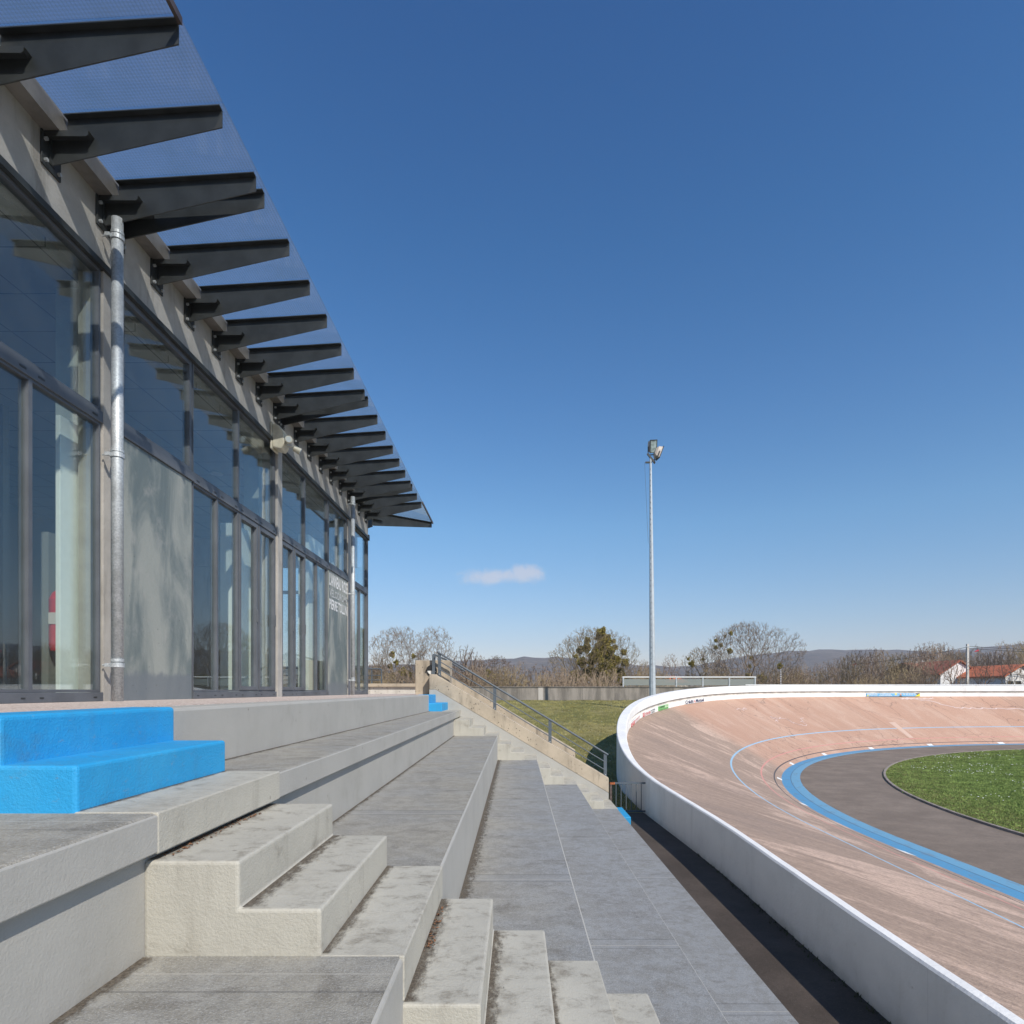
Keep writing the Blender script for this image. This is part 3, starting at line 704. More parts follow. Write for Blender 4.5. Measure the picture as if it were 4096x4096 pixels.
# --- white track wall
tw = empty('track_wall', (3.2, 14, ZP), 'white painted concrete wall curving round the outside of the pink banked track', 'wall')
def gz(q):
    p = wall_pt(q)
    if p.x < 20 and p.y > 15: return lawn_z(p.x, min(p.y, 46)) - .3
    return ZP - .1
def p_jit(q): return q[1] * 97 + (31 if q[0] == 'b' else 0)
def wsec(q, k):
    th = wall_thick(q); zt = wall_top(q); d = drop(q); g = d * .24 if d > .2 else .01; gd = .06 * smooth((d - .2) / .4) + .002
    capb = zt - max(.06, d * .52)
    sec = [(0, gz(q)), (0, zt - .02), (.02, zt), (th - .02, zt + .003), (th, zt - .02), (th, capb)]
    o, z = sec[k]; p = wall_pt(q, o + (.0015 * sin(p_jit(q) * 7.3 + k) if k in (1, 2, 3) else 0)); p.z = z + (.0015 * sin(p_jit(q) * 5.1) * (k in (1, 2, 3, 4))); return p
MBw = strip(wsec, list(range(6)), PV)
MBw.build('wall_face', MT['white'], tw)
def wg(q, k):
    th = wall_thick(q); zt = wall_top(q); d = drop(q); capb = zt - max(.06, d * .52); gd = .07 * smooth((d - .2) / .4) + .002
    gh = d * .17
    sec = [(th - .001, capb + .001), (th - gd, capb - .001), (th - gd, capb - gh)]; o, z = sec[k]; p = wall_pt(q, o); p.z = z; return p
strip(wg, [0, 1, 2], PV).build('wall_groove', MT['groove'], tw)
def wl(q, k):
    th = wall_thick(q); zt = wall_top(q); d = drop(q); capb = zt - max(.06, d * .52); gd = .07 * smooth((d - .2) / .4) + .002
    gh = d * .17
    sec = [(th - gd, capb - gh), (th, capb - gh - .003), (th + .002, zt - d - .02)]; o, z = sec[k]; p = wall_pt(q, o); p.z = z; return p
strip(wl, [0, 1, 2], PV).build('wall_foot', MT['white'], tw)

# --- banners on the wall foot
def banner(px0, px1, name, label, base, paint):
    """flat panel fixed on the inside of the wall; paint(place, panel) draws on it in 0..1 coordinates"""
    def locate(px):
        best = None
        for i in range(len(PV) - 1):
            a, b = [wall_pt(PV[j], wall_thick(PV[j])) for j in (i, i + 1)]
            if a.y < 15: continue
            fa, fb = a.x / a.y * F + PX - px, b.x / b.y * F + PX - px
            if fa * fb <= 0: best = (i, fa / (fa - fb))
        i, t = best; q, q2 = PV[i], PV[i + 1]
        p = wall_pt(q, wall_thick(q)).lerp(wall_pt(q2, wall_thick(q2)), t)
        zt = wall_top(q) * (1 - t) + wall_top(q2) * t; d = drop(q) * (1 - t) + drop(q2) * t
        return p, zt - max(.06, d * .52) - d * .17 - .012, zt - d + .012
    (a, at, ab), (b, bt, bb) = locate(px0), locate(px1)
    dirv = (b - a).normalized(); n = Vector((dirv.y, -dirv.x, 0)); 
    if n.dot(Vector((CX, CY, 0)) - a) < 0: n = -n
    a = a + n * .035; b = b + n * .035
    def P(s, t, lift=0):
        p = a.lerp(b, s); z = (ab * (1 - s) + bb * s) * (1 - t) + (at * (1 - s) + bt * s) * t
        return Vector((p.x, p.y, z)) + n * lift
    e = empty(name, tuple(P(.5, 0)), label, 'banner')
    mb = MB(); mb.poly([P(0, 0), P(1, 0), P(1, 1), P(0, 1), P(0, 0, -.03), P(1, 0, -.03), P(1, 1, -.03), P(0, 1, -.03)],
                       [(0, 1, 2, 3), (4, 7, 6, 5), (0, 4, 5, 1), (1, 5, 6, 2), (2, 6, 7, 3), (3, 7, 4, 0)])
    mb.build('panel', base, e); paint(P, n, e)
def T(P, n, e, s, x0, x1, y0, y1, mat, bold=.02, name='lettering'):
    o = P(x0, y0, 0); text_mb(s, o, P(x1, y0) - P(x0, y0), P(x0, y1) - P(x0, y0), n, bold, .006).build(name, mat, e, recalc=False)
def Rc(P, e, x0, x1, y0, y1, mat, name='patch', l=.004):
    MB().poly([P(x0, y0, l), P(x1, y0, l), P(x1, y1, l), P(x0, y1, l)], [(0, 1, 2, 3)]).build(name, mat, e, recalc=False)
wh = m_flat('banner white', (.80, .80, .78)); red = m_flat('banner red', (.62, .03, .03)); navy = m_flat('navy', (.015, .02, .09)); blk = m_flat('ink', (.03, .03, .04))
green = m_flat('banner green', (.22, .55, .18)); sky_b = m_flat('banner blue', (.16, .46, .74)); yel = m_flat('banner yellow', (.78, .70, .04)); skin = m_flat('printed skin', (.62, .36, .26))
def b1(P, n, e):
    Rc(P, e, .02, .42, .04, .96, red); T(P, n, e, 'CT', .06, .38, .2, .8, wh, .03); T(P, n, e, 'INFORMATIQUE', .46, .98, .52, .84, red); T(P, n, e, '03 29 91 31 16', .48, .94, .14, .4, red, .01)
banner(2519, 2556, 'wall_banner', 'small red and white banner lowest on the curve, with a red square', wh, b1)
def b2(P, n, e):
    Rc(P, e, .02, .15, .05, .95, red)
    for k in (0, 1): 
        y = .25 + .28 * k; MB().poly([P(.035, y, .006), P(.085, y + .22, .006), P(.135, y, .006), P(.135, y + .12, .006), P(.085, y + .34, .006), P(.035, y + .12, .006)], [(0, 1, 4, 5), (1, 2, 3, 4)]).build('emblem', wh, e, recalc=False)
    T(P, n, e, 'CITROËN', .17, .60, .12, .9, red, .02); T(P, n, e, 'Ets ROBIN', .63, .97, .56, .9, blk, .01); T(P, n, e, 'COMMERCY', .65, .97, .12, .42, blk, .005)
banner(2567, 2618, 'wall_banner', 'white banner with tall red lettering and a red double chevron emblem', wh, b2)
def b3(P, n, e):
    Rc(P, e, .62, .98, .4, .94, m_flat('pale green', (.55, .75, .45))); T(P, n, e, "COM'PNEUS", .03, .6, .5, .92, blk, .02); T(P, n, e, 'Siren', .68, .96, .6, .88, blk, .01); T(P, n, e, 'COMMERCY 03 29 91 30 44', .05, .95, .12, .3, blk, .0)
banner(2632, 2671, 'wall_banner', 'green banner with black lettering on the curved white wall', green, b3)
def b4(P, n, e):
    T(P, n, e, 'Crédit', .01, .42, .08, .95, navy, .035); T(P, n, e, 'Mutuel', .55, .99, .08, .93, navy, .035)
    Rc(P, e, .45, .48, .2, .55, red, 'emblem'); Rc(P, e, .505, .53, .1, .4, red, 'emblem'); Rc(P, e, .47, .50, .6, .8, red, 'emblem')
banner(2738, 2814, 'wall_banner', 'white banner with two navy blue words and a small red mark between them', wh, b4)
def b5(P, n, e):
    T(P, n, e, 'IMMOBILIER', .015, .205, .55, .9, wh, .03); Rc(P, e, .01, .04, .1, .42, yel); T(P, n, e, 'ACHAT / VENTE', .05, .20, .14, .4, wh, .01)
    T(P, n, e, 'STÉPHANE', .25, .45, .56, .95, wh, .03); T(P, n, e, 'HACQUIN', .235, .465, .12, .46, wh, .03)
    Rc(P, e, .525, .565, .55, .95, yel); T(P, n, e, 'COMMERCY', .495, .60, .28, .46, wh, .0); T(P, n, e, 'IMMO', .52, .58, .08, .22, wh, .0)
    T(P, n, e, '06 62 22 89 55', .68, .925, .5, .88, wh, .03); Rc(P, e, .73, .89, .28, .32, wh)
    MB().poly([P(.91, 1, .004), P(1, 1, .004), P(1, .0, .004), P(.91, .0, .004), P(.955, .5, .005)], [(0, 1, 4)]).build('corner', blk, e, recalc=False)
    MB().poly([P(.90, 0.02, .004), P(1, 0.02, .004), P(1, .98, .004)], [(0, 1, 2)]).build('corner', yel, e, recalc=False)
    ov = [P(.634 + .018 * cos(a), .62 + .33 * sin(a), .006) for a in [2 * pi * i / 16 for i in range(16)]]
    MB().poly(ov, [tuple(range(16))]).build('portrait', skin, e, recalc=False)
    MB().poly([P(.604, .02, .005), P(.666, .02, .005), P(.655, .22, .005), P(.636, .30, .005), P(.615, .22, .005)], [(0, 1, 2, 3, 4)]).build('portrait', blk, e, recalc=False)
banner(3464, 3678, 'wall_banner', 'long sky blue banner with white lettering, a phone number and a yellow corner', sky_b, b5)

# --- gate between stand and track wall
gt = empty('gate', (2.7, 14.85, ZP), 'low grey barred gate between the grandstand and the white track wall', 'gate')
gy = 14.86; gx0, gx1 = 2.225, 3.17; g0, g1 = ZP + .06, ZP + .73
for z in (g0, g1): MB().box(gx0 + .03, gx1 - .03, gy - .015, gy + .015, z - .02, z + .02).build('rail', MT['railpaint'], gt)
for i in range(7): x = gx0 + .13 + i * .12; MB().box(x - .008, x + .008, gy - .008, gy + .008, g0 + .02, g1 - .02).build('bar', MT['railpaint'], gt)
MB().box(gx0 - .02, gx0 + .03, gy - .025, gy + .025, ZP, g1 + .02).build('post', m_simple('rusty post', (.10, .07, .06), .7, var=.4, sc=20), gt)
MB().box(gx1 - .03, gx1 + .035, gy - .03, gy + .03, ZP, g1 + .03).build('post', m_flat('dark post', (.035, .045, .06)), gt)
MB().box(gx0 - .02, gx0 + .10, gy - .03, gy + .03, g1 - .03, g1 + .02).build('hinge', m_simple('rust', (.35, .10, .03), .8, var=.4, sc=30), gt)

# ============================================================ THE BUILDING
XW = -3.6; ZH = 3.67; ZTR = (2.32, 2.42); ZB = ZT + .004; YE = 15.1; YS = -6.3
bd = empty('pavilion', (-6.5, 5, ZT), 'long glazed concrete pavilion with a steel and glass canopy above the grandstand', 'building')
MB().box(XW - .25, XW, YS, YE, ZH + .03, 4.42).build('lintel_wall', MT['facade'], bd)
MB().box(-10, XW - .02, YS, YE, 4.42, 4.60).build('roof', MT['gutter'], bd)
MB().box(XW - .0, XW + .13, YS, YE + .1, 4.25, 4.395).build('edge_channel', MT['gutter'], bd)
MB().box(XW - .02, XW + .03, YS, YE + .02, ZH - .02, ZH + .035).build('head_trim', MT['steel'], bd)
piers = [(1.32, 1.55), (5.44, 5.70), (9.36, 9.53), (13.30, 13.84), (-2.6, -2.35)]
for a, b in piers: MB().box(XW - .22, XW + (.001 if b - a > .2 else .02), a, b, ZB, ZH - .02).build('pier', MT['facade'], bd)
tag(MB().box(XW - .18, XW - .008, 5.702, 6.93, ZB, ZTR[0]).build('infill_panel', MT['panel'], bd), 'grey streaked panel beside the near downpipe')
tag(MB().box(XW - .18, XW - .008, 11.97, 13.29, ZB, ZTR[0]).build('infill_panel', MT['panel'], bd), 'grey streaked panel carrying white lettering')
def window(name, y0, y1, z0, z1, fw=.035, leaf=False):
    """frame (mesh) with its pane below it"""
    mb = MB(); xf, xb = XW - .012, XW - .085
    def fr(ya, yb, za, zb, w, x0, x1):
        mb.box(x0, x1, ya, ya + w, za, zb); mb.box(x0, x1, yb - w, yb, za, zb)
        mb.box(x0 + .002, x1 - .002, ya + w, yb - w, za, za + w * 1.15); mb.box(x0 + .002, x1 - .002, ya + w, yb - w, zb - w * 1.15, zb)
    fr(y0, y1, z0, z1, fw, xb, xf)
    g = fw
    if leaf: fr(y0 + fw + .004, y1 - fw - .004, z0 + fw * 1.2, z1 - fw * 1.2, .042, xb + .004, xf + .012); g = fw + .042
    o = mb.build(name, MT['frame'], bd)
    MB().box(XW - .052, XW - .040, y0 + g - .004, y1 - g + .004, z0 + g, z1 - g).build('pane', MT['glass'], o)
    if leaf:
        MB().box(xf + .008, xf + .03, y1 - fw - .05, y1 - fw - .03, .95, 1.12).build('handle', MT['frame'], o)
    return o
def bay(up, low, y0, y1):
    for a, b in zip(up, up[1:]): window('window', a, b, ZTR[1], ZH - .02, .022)
    for a, b, lf in low: window('door' if lf else 'window', a, b, ZB + .08, ZTR[0], .019, lf)
    MB().box(XW - .10, XW + .002, y0, y1, ZTR[0], ZTR[1]).build('transom', MT['frame'], bd, bevel=.004)
    MB().box(XW - .10, XW + .004, y0, y1, ZB, ZB + .078).build('sill', MT['frame'], bd, bevel=.004)
    mb = MB()
    for y in [yy for a, b, lf in low for yy in (a + .09, b - .09)]: mb.box(XW + .002, XW + .006, y - .03, y + .03, 2.352, 2.366).box(XW + .002, XW + .0065, y - .02, y + .02, ZB + .03, ZB + .042)
    mb.build('drain_slot', MT['steel'], bd)
bay([1.57, 3.4, 5.42], [(1.57, 2.6, 0), (2.6, 3.62, 0), (3.62, 4.64, 0), (4.64, 5.42, 0)], 1.56, 5.435)
bay([5.705, 6.95], [], 5.705, 6.94) if False else None
window('window', 5.705, 6.94, ZTR[1], ZH - .02, .045)
MB().box(XW - .10, XW + .012, 5.705, 6.955, ZTR[0] + .002, ZTR[1]).build('transom', MT['frame'], bd, bevel=.004)
bay([6.96, 8.11, 9.34], [(6.96, 7.54, 0), (7.54, 8.10, 0), (8.10, 8.71, 1), (8.71, 9.34, 1)], 6.96, 9.355)
bay([9.55, 10.65, 11.93], [(9.55, 10.11, 1), (10.11, 10.66, 1), (10.66, 11.29, 0), (11.29, 11.93, 0)], 9.535, 11.96)
window('window', 11.97, 13.28, ZTR[1], ZH - .02, .045)
MB().box(XW - .10, XW + .012, 11.97, 13.295, ZTR[0] + .002, ZTR[1]).build('transom', MT['frame'], bd, bevel=.004)
bay([13.85, 15.05], [(13.85, 14.38, 0), (14.38, 15.05, 0)], 13.845, 15.06)
bay([-2.3, -.5, 1.3], [(-2.3, -1.1, 0), (-1.1, .1, 0), (.1, 1.3, 0)], -2.34, 1.31)
MB().box(XW - .15, XW - .02, YS, -2.62, ZB, ZH - .02).build('infill_panel', MT['panel'], bd)
# corner post, end wall glazing, back wall, floor and ceiling
MB().box(XW - .12, XW + .0, 15.06, YE + .02, ZB, ZH - .02).build('corner_post', MT['frame'], bd)
MB().box(XW - .10, XW + .03, YE - .02, YE + .05, ZH - .04, ZH + .09).build('corner_trim', MT['steel'], bd)
for a, b in ((-10, -6.02),): MB().box(a, b, YE - .2, YE - .02, ZB, 3.66).build('end_wall', MT['facade'], bd)
MB().box(-10, XW - .25, YE - .25, YE - .021, 2.95, 4.42).build('end_lintel', MT['facade'], bd)
for a, b in ((-6.01, XW - .12),):
    o = MB().box(a, b, YE - .08, YE - .03, 2.32, 2.40).box(a, b, YE - .08, YE - .03, ZB, ZB + .06).box((a + b) / 2 - .03, (a + b) / 2 + .03, YE - .075, YE - .035, ZB + .06, 2.95).build('end_window', MT['frame'], bd)
    MB().box(a, b, YE - .06, YE - .05, ZB + .05, 2.97).build('pane', MT['glass'], o)
MB().box(-10, -9.8, YS, YE - .2, ZB, 4.42).build('back_wall', MT['inwall'], bd)
MB().box(-10, XW, YS - .2, YS, ZB, 4.42).build('near_end_wall', MT['facade'], bd)
MB().box(-9.8, XW - .25, YS, YE - .25, 3.62, 3.72).build('ceiling', MT['ceil'], bd)
MB().box(-9.8, XW - .1, YS, YE - .2, ZB, ZB + .012).build('floor', MT['infloor'], bd)
for y0, y1 in ((5.62, 5.86), (9.5, 9.74), (13.4, 13.9), (1.5, 1.74)): MB().box(-4.15, -3.93, y0, y1, ZB + .01, 3.62).build('column', MT['column'], bd)
tag(B('notice_board', -3.90, -3.86, 5.28, 5.85, -.03, 2.33, MT['board'], bevel=.004), 'tall pale board standing just behind the glass of the nearest window', 'board')
MB().box(-4.2, -4.0, 12.0, 13.35, ZB + .01, 3.0).build('partition', MT['board'], bd)
MB().box(-4.25, -4.05, 8.95, 9.5, ZB + .01, 2.4).build('partition', MT['board'], bd)
MB().box(-9.7, -6.5, 7.9, 8.0, ZB + .01, 3.62).build('partition', MT['inwall'], bd)
for x, y in ((-5, 5.0), (-6.6, 5), (-5, 7.6), (-5, 10.4), (-6.6, 10.4), (-5, 12.8)):
    MB().prism([(x + .1 * cos(t), y + .1 * sin(t)) for t in [2 * pi * i / 16 for i in range(16)]], 3.60, 3.625, 'z').build('downlight', m_flat('brushed ring', (.7, .7, .7), .3), bd)
# fire extinguisher on a stand behind the glass
fe = empty('fire_extinguisher', (-4.3, 5.75, .55), 'red fire extinguisher hanging behind the nearest window', 'fire extinguisher')
ex, ey = -4.04, 5.53
rr = m_flat('red enamel', (.55, .02, .025), .3)
prof = [(.0, .33), (.075, .35), (.085, .40), (.085, .80), (.06, .86), (.025, .89), (.025, .92)]
mb = MB()
for (r0, z0), (r1, z1) in zip(prof, prof[1:]): mb.tube((ex, ey, z0), (ex, ey, z1), max(r0, .001), r1, 20, False)
mb.build('cylinder', rr, fe, smooth=True)
MB().box(ex - .02, ex + .1, ey - .015, ey + .015, .92, .98).build('valve', m_flat('blue valve', (.03, .1, .3)), fe)
MB().path([(ex + .03, ey, .93), (ex + .1, ey - .05, .85), (ex + .095, ey - .06, .6), (ex + .09, ey - .06, .45)], .012).build('hose', m_flat('hose', (.02, .02, .02)), fe)
MB().box(ex - .04, ex + .05, ey - .089, ey - .083, .58, .68).build('plate', m_flat('plate', (.6, .55, .5)), fe)
# bracket holding it on a slim wall return
MB().box(ex - .16, ex - .09, ey - .02, ey + .5, ZB + .01, 1.4).build('wall_return', MT['inwall'], bd)
# lettering on the far panel
lt = [("L'ANNEAU ROSE", 2.03, 2.275, MT['letter'], .028), ('VÉLODROME', 1.815, 2.01, MT['letter2'], .028), ('PIERRE TOLLINI', 1.575, 1.775, MT['letter'], .028)]
for s_, z0, z1, mt, bo in lt:
    text_mb(s_, (XW - .006, 12.0, z0), (0, 1.27, 0), (0, 0, z1 - z0), (1, 0, 0), bo, .004).build('lettering', mt, bd, recalc=False)

# canopy ribs
def rib_mesh(L=1.33, name='canopy_rib'):
    """local: x outward from the wall, y along the wall, z up (absolute)"""
    e = empty(name, (0, 0, 0)); s = L / 1.33
    w = MB(); w.prism([(.0, 4.035), (L, 4.335), (L, 4.468), (.14 * s, 4.397), (.14 * s, 4.25), (.0, 4.25)], -.005, .005)
    # flange below the glass, on the near side
    w.poly([(.14 * s, -.05, 4.392), (L, -.05, 4.463), (L, -.006, 4.463), (.14 * s, -.006, 4.392), (.14 * s, -.05, 4.400), (L, -.05, 4.471), (L, -.006, 4.471), (.14 * s, -.006, 4.400)],
           [(0, 1, 2, 3), (4, 7, 6, 5), (0, 4, 5, 1), (1, 5, 6, 2), (2, 6, 7, 3), (3, 7, 4, 0)])
    # stub bracket
    w.prism([(.015, 4.232), (.33, 4.232), (.35, 4.245), (.35, 4.249), (.015, 4.249)], -.07, -.006); w.prism([(.015, 4.205), (.33, 4.205), (.345, 4.218), (.345, 4.249), (.015, 4.249)], -.075, -.07)
    w.prism([(.015, 4.04), (.024, 4.04), (.024, 4.24), (.015, 4.24)], -.03, .03)
    rib = w.build('canopy_rib', MT['steel'])
    pl_ = MB().box(.0005, .016, -.10, .10, 3.99, 4.245).build('wall_plate', MT['steel'], rib, bevel=.003)
    for y, z in ((-.07, 4.19), (-.07, 4.03), (.07, 4.03)):
        MB().tube((.016, y, z), (.038, y, z), .014, n=6).build('bolt', MT['galv'], rib)
    bpy.data.objects.remove(e); return rib
rib0 = rib_mesh()
RY = [-2.39 + .62 * i for i in range(7)] + [5.41 - .62 * (6 - i) for i in range(7)] + [5.59 + .617 * i for i in range(7)] + [9.51 + .635 * i for i in range(7)] + [13.54, 14.18, 14.82]
RY = [y - 0 for y in RY]; RY[6] = 1.33
first = True
for y in RY:
    r = rib0 if first else copy_tree(rib0); first = False
    r.parent = bd; r.location = Vector((XW, y + .025, 0)) - parent_loc(bd)
cr = rib_mesh(L=1.33 * sqrt(2)); cr.parent = bd; cr.location = Vector((XW, YE + .2, 0)) - parent_loc(bd); cr.rotation_euler = (0, 0, R_(45))
# rib_mesh geometry slopes with x; stretch corner rib so the rise matches
def zc(x): return 4.474 + (x - (XW + 1.33)) * .06     # top of flange at X
XG0, XG1 = XW + .13, XW + 1.36
def gpanel(ya, yb):
    MB().poly([(XG0, ya, zc(XG0)), (XG1, ya, zc(XG1)), (XG1, yb, zc(XG1)), (XG0, yb, zc(XG0)), (XG0, ya, zc(XG0) + .008), (XG1, ya, zc(XG1) + .008), (XG1, yb, zc(XG1) + .008), (XG0, yb, zc(XG0) + .008)],
              [(0, 1, 2, 3), (4, 7, 6, 5), (0, 4, 5, 1), (1, 5, 6, 2), (2, 6, 7, 3), (3, 7, 4, 0)]).build('canopy_pane', MT['wired'], bd)
for a, b in zip(RY, RY[1:]):
    if b - a > .3: gpanel(a - .025, b - .035)
    else: gpanel(a - .025, b - .035)
a = 14.82 - .025; xe = XW + 1.36; ye = YE + .2 + 1.36
MB().prism([(XG0, a), (xe, a), (xe, ye), (XG0, YE + .33)], 4.43, 4.438, 'z').build('canopy_pane', MT['wired'], bd)
for v in bpy.data.objects[-1:] : pass
gob = [o for o in bpy.data.objects if o.name.startswith('canopy_pane')][-1]
# tilt that last pane like the others
for o in [o for o in bpy.data.objects if o.name.startswith('canopy_pane') and len(o.data.vertices) == 8]:
    me = o.data; off = parent_loc(bd)
    if max(v.co.y + off.y for v in me.vertices) > 15.5:
        for v in me.vertices: v.co.z = zc(v.co.x + off.x) + (.008 if v.co.z + off.z > 4.434 else 0) - off.z
for ya, yb in ((-2.5, 4.17), (14.82, ye + .02)):
    z = zc(XG1); MB().box(XG1 - .02, XG1 + .004, ya, yb, z - .035, z - .002).box(XG1 + .0042, XG1 + .008, ya, yb, z - .04, z + .012).build('edge_angle', m_simple('brown grey angle', (.10, .075, .065), .45, .3, var=.3), bd)
# downpipes with clamps
for y in (5.435, 13.23):
    x = -3.475; mb = MB().tube((x, y, ZT), (x, y, 4.10), .046, n=20)
    o = mb.build('downpipe', MT['galv'], bd)
    for p in o.data.polygons: p.use_smooth = len(p.vertices) == 4
    for z in (3.93, 2.04, .22):
        c = MB().tube((x, y, z - .018), (x, y, z + .018), .055, n=20).tube((x, y, z + .03), (x, y, z + .055), .051, n=20)
        c.tube((x - .11, y - .03, z), (x - .03, y - .045, z), .007).box(x - .07, x - .03, y - .065, y - .045, z - .015, z + .015).build('clamp', MT['galv'], o)
# emergency flood light box
fb = empty('emergency_light', (-3.5, 9.35, 3.7), 'cream emergency light box with two small spot heads under the canopy', 'lamp')
cream = m_simple('aged cream plastic', (.56, .53, .42), .5, var=.15, sc=9)
MB().prism([(XW + .03, 3.56), (XW + .15, 3.53), (XW + .2, 3.60), (XW + .2, 3.76), (XW + .12, 3.88), (XW + .03, 3.9)], 9.12, 9.34).build('housing', cream, fb, bevel=.015)
MB().box(XW + .001, XW + .03, 9.10, 9.36, 3.53, 3.92).build('back_box', cream, fb, bevel=.008)
for p, d in (((XW + .25, 9.16, 3.66), (.35, -.9, -.15)), ((XW + .29, 9.28, 3.60), (.8, .25, -.42))):
    p = Vector(p); d = Vector(d).normalized()
    s = MB().tube(p, p + d * .10, .045, .05, 16).build('spot_head', cream, fb)
    MB().tube(p + d * .1005, p + d * .106, .042, n=16).build('lens', m_flat('lens', (.5, .55, .55), .1), s)
    MB().tube((XW + .18, 9.22, 3.62), p, .014).build('arm', cream, fb)

# ============================================================ BEYOND: boundary wall, rails, lamp mast, trees, houses
YF = 47.0
fw = empty('boundary_wall', (5, YF, -.75), 'long stained grey pebbledash wall along the back of the lawn', 'wall')
def mk_pebble():
    m = Mat('grey pebbledash'); st = m.noise(1, 6, .65, vec=m.scaled(m.pos, (1.8, 1.8, .35))); f = m.noise(22, 4, .8)
    c = m.mix(m.ramp(st, .35, .65), (.32, .285, .245), (.17, .152, .13)); c = m.mix(m.M('MULTIPLY', m.M('LESS_THAN', m.M('FRACT', m.M('DIVIDE', m.xyz()[0], 2.45)), .02), .5), c, (.1, .09, .08)); c = m.mix(m.ramp(f, .58, .7), c, (.55, .5, .44)); m.col(c); m.set(.9); m.bump(f, .03); return m.m
MB().box(-8, 70, YF, YF + .25, -1.6, .24).build('wall', mk_pebble(), fw)
MB().box(-8.1, 70, YF - .06, YF + .31, .24, .30).build('coping', m_simple('grey coping', (.20, .18, .16), .85, var=.3, sc=4), fw)
for x in (1.6,): MB().box(x, x + .35, YF - .02, YF + .001, -1.2, .235).build('pale_strip', m_flat('pale strip', (.50, .46, .41)), fw)
ms = empty('mesh_screen', (12, YF, .3), 'row of grey mesh screen panels with white top rail on the boundary wall', 'railing')
def mk_mesh():
    m = Mat('fine grey mesh'); tr = m.n('ShaderNodeBsdfTransparent'); mx = m.n('ShaderNodeMixShader'); mx.inputs[0].default_value = .6
    m.col((.30, .33, .31)); m.l(tr.outputs[0], mx.inputs[1]); m.l(m.b.outputs[0], mx.inputs[2]); m.l(mx.outputs[0], m.out.inputs[0]); return m.m
meshm = mk_mesh(); xp = [(p - PX) * (YF + .1) / F for p in (2493, 2600, 2705, 2811, 2917, 3020)]
for x in xp: MB().box(x - .05, x + .05, YF + .05, YF + .15, .2 if x > xp[0] + .1 else -.7, 1.0).build('post', MT['galv'], ms)
MB().tube((xp[0] - .06, YF + .1, 1.0), (xp[-1] + .08, YF + .1, 1.0), .05, n=8).build('top_rail', m_flat('white rail', (.75, .75, .73)), ms)
for a, b in zip(xp, xp[1:]): MB().box(a + .06, b - .06, YF + .09, YF + .10, .38, .86).build('mesh_panel', meshm, ms)
wr = empty('white_rail', (25, 45, 0), 'long low white rail seen just above the track wall at the far bend', 'railing')
xr0, xr1 = (2982 - PX) * 45 / F, 62
MB().tube((xr0, 45, .40), (xr1, 45, .40), .035, n=8).build('rail', m_flat('white rail paint', (.78, .78, .76)), wr)
MB().tube((xr0 + 3, 45, .30), (xr1, 45, .30), .02, n=8).build('rail', m_flat('white rail paint', (.7, .7, .68)), wr)
for i in range(22): x = xr0 + .3 + i * 2; MB().box(x - .03, x + .03, 44.97, 45.03, -2.4, .38).build('post', MT['galv'], wr)

# lamp mast
YM = 38.2; XM = 8.30; lmst = empty('floodlight_mast', (XM, YM, -1.3), 'tall slim galvanised mast with two floodlights on top, behind the track wall', 'lamp mast')
mb = MB(); zs = [-1.4, 14.02]; 
mb.tube((XM, YM, -1.4), (XM - .14, YM, 14.2), .21, .068, 8); o = mb.build('pole', m_simple('pale galvanised', (.52, .56, .58), .45, .3, var=.1), lmst)
pg = MB()
for i in range(36):
    z = 1.6 + i * .34; x = XM - .14 * (z / 15.4); r = .21 - .142 * (z + 1.4) / 15.4
    pg.tube((x - r * .55, YM - r * .85, z), (x - r * .55 - .02, YM - r * .85 - .06, z + .01), .018, n=5)
pg.build('pegs', MT['steel'], lmst)
MB().tube((XM - .5, YM, 13.95), (XM - .28, YM, 9), .008, n=4).build('cable', MT['steel'], lmst)
MB().obox((XM - .10, YM - .02, 14.18), Vector((.24, 0, -.30)), (0, .05, 0), Vector((.03, 0, .045))).box(XM - .45, XM - .05, YM - .06, YM + .06, 13.9, 13.98).build('crossarm', MT['steel'], lmst)
def flood(c, fwd, up):
    c = Vector(c); f = Vector(fwd).normalized(); s = f.cross(Vector(up)).normalized(); u = s.cross(f)
    e = bpy.data.objects.new('floodlight', None)
    hw, hh, dp = .27, .36, .34
    rings = [(0, 1, 1), (.12, 1, 1), (.7, .9, .86), (1, .55, .5)]
    mb = MB(); pts = []
    for d, a, b in rings:
        for i in range(16):
            t = 2 * pi * i / 16; cx, sy = cos(t), sin(t)
            k = 1 / max(abs(cx), abs(sy)) ** .8
            pts.append(c - f * dp * d + s * hw * a * cx * k * .98 + u * hh * b * sy * k * .98)
    fs = [(r * 16 + i, r * 16 + (i + 1) % 16, (r + 1) * 16 + (i + 1) % 16, (r + 1) * 16 + i) for r in range(3) for i in range(16)] + [tuple(range(48, 64))]
    mb.poly(pts, fs); bod = mb.build('floodlight', m_simple('sand lamp housing', (.50, .44, .38), .4, var=.1), lmst)
    MB().obox(c + f * .005, s * hw * .97, u * hh * .97, f * .006).build('lens', mk_lens(), bod)
    fr_ = MB()
    for a, b, w, h in ((0, 1, hw + .02, .02), (0, -1, hw + .02, .02), (1, 0, .02, hh + .02), (-1, 0, .02, hh + .02)):
        fr_.obox(c + s * a * hw + u * b * hh + f * .01, s * w, u * h, f * .022)
    fr_.build('rim', MT['steel'], bod)
    MB().path([c - f * .12 + s * (hw + .04), c - f * .12 + s * (hw + .04) - u * (hh + .12), c - f * .12 - s * (hw + .04) - u * (hh + .12), c - f * .12 - s * (hw + .04)], .03, 6).build('bracket', MT['steel'], bod)
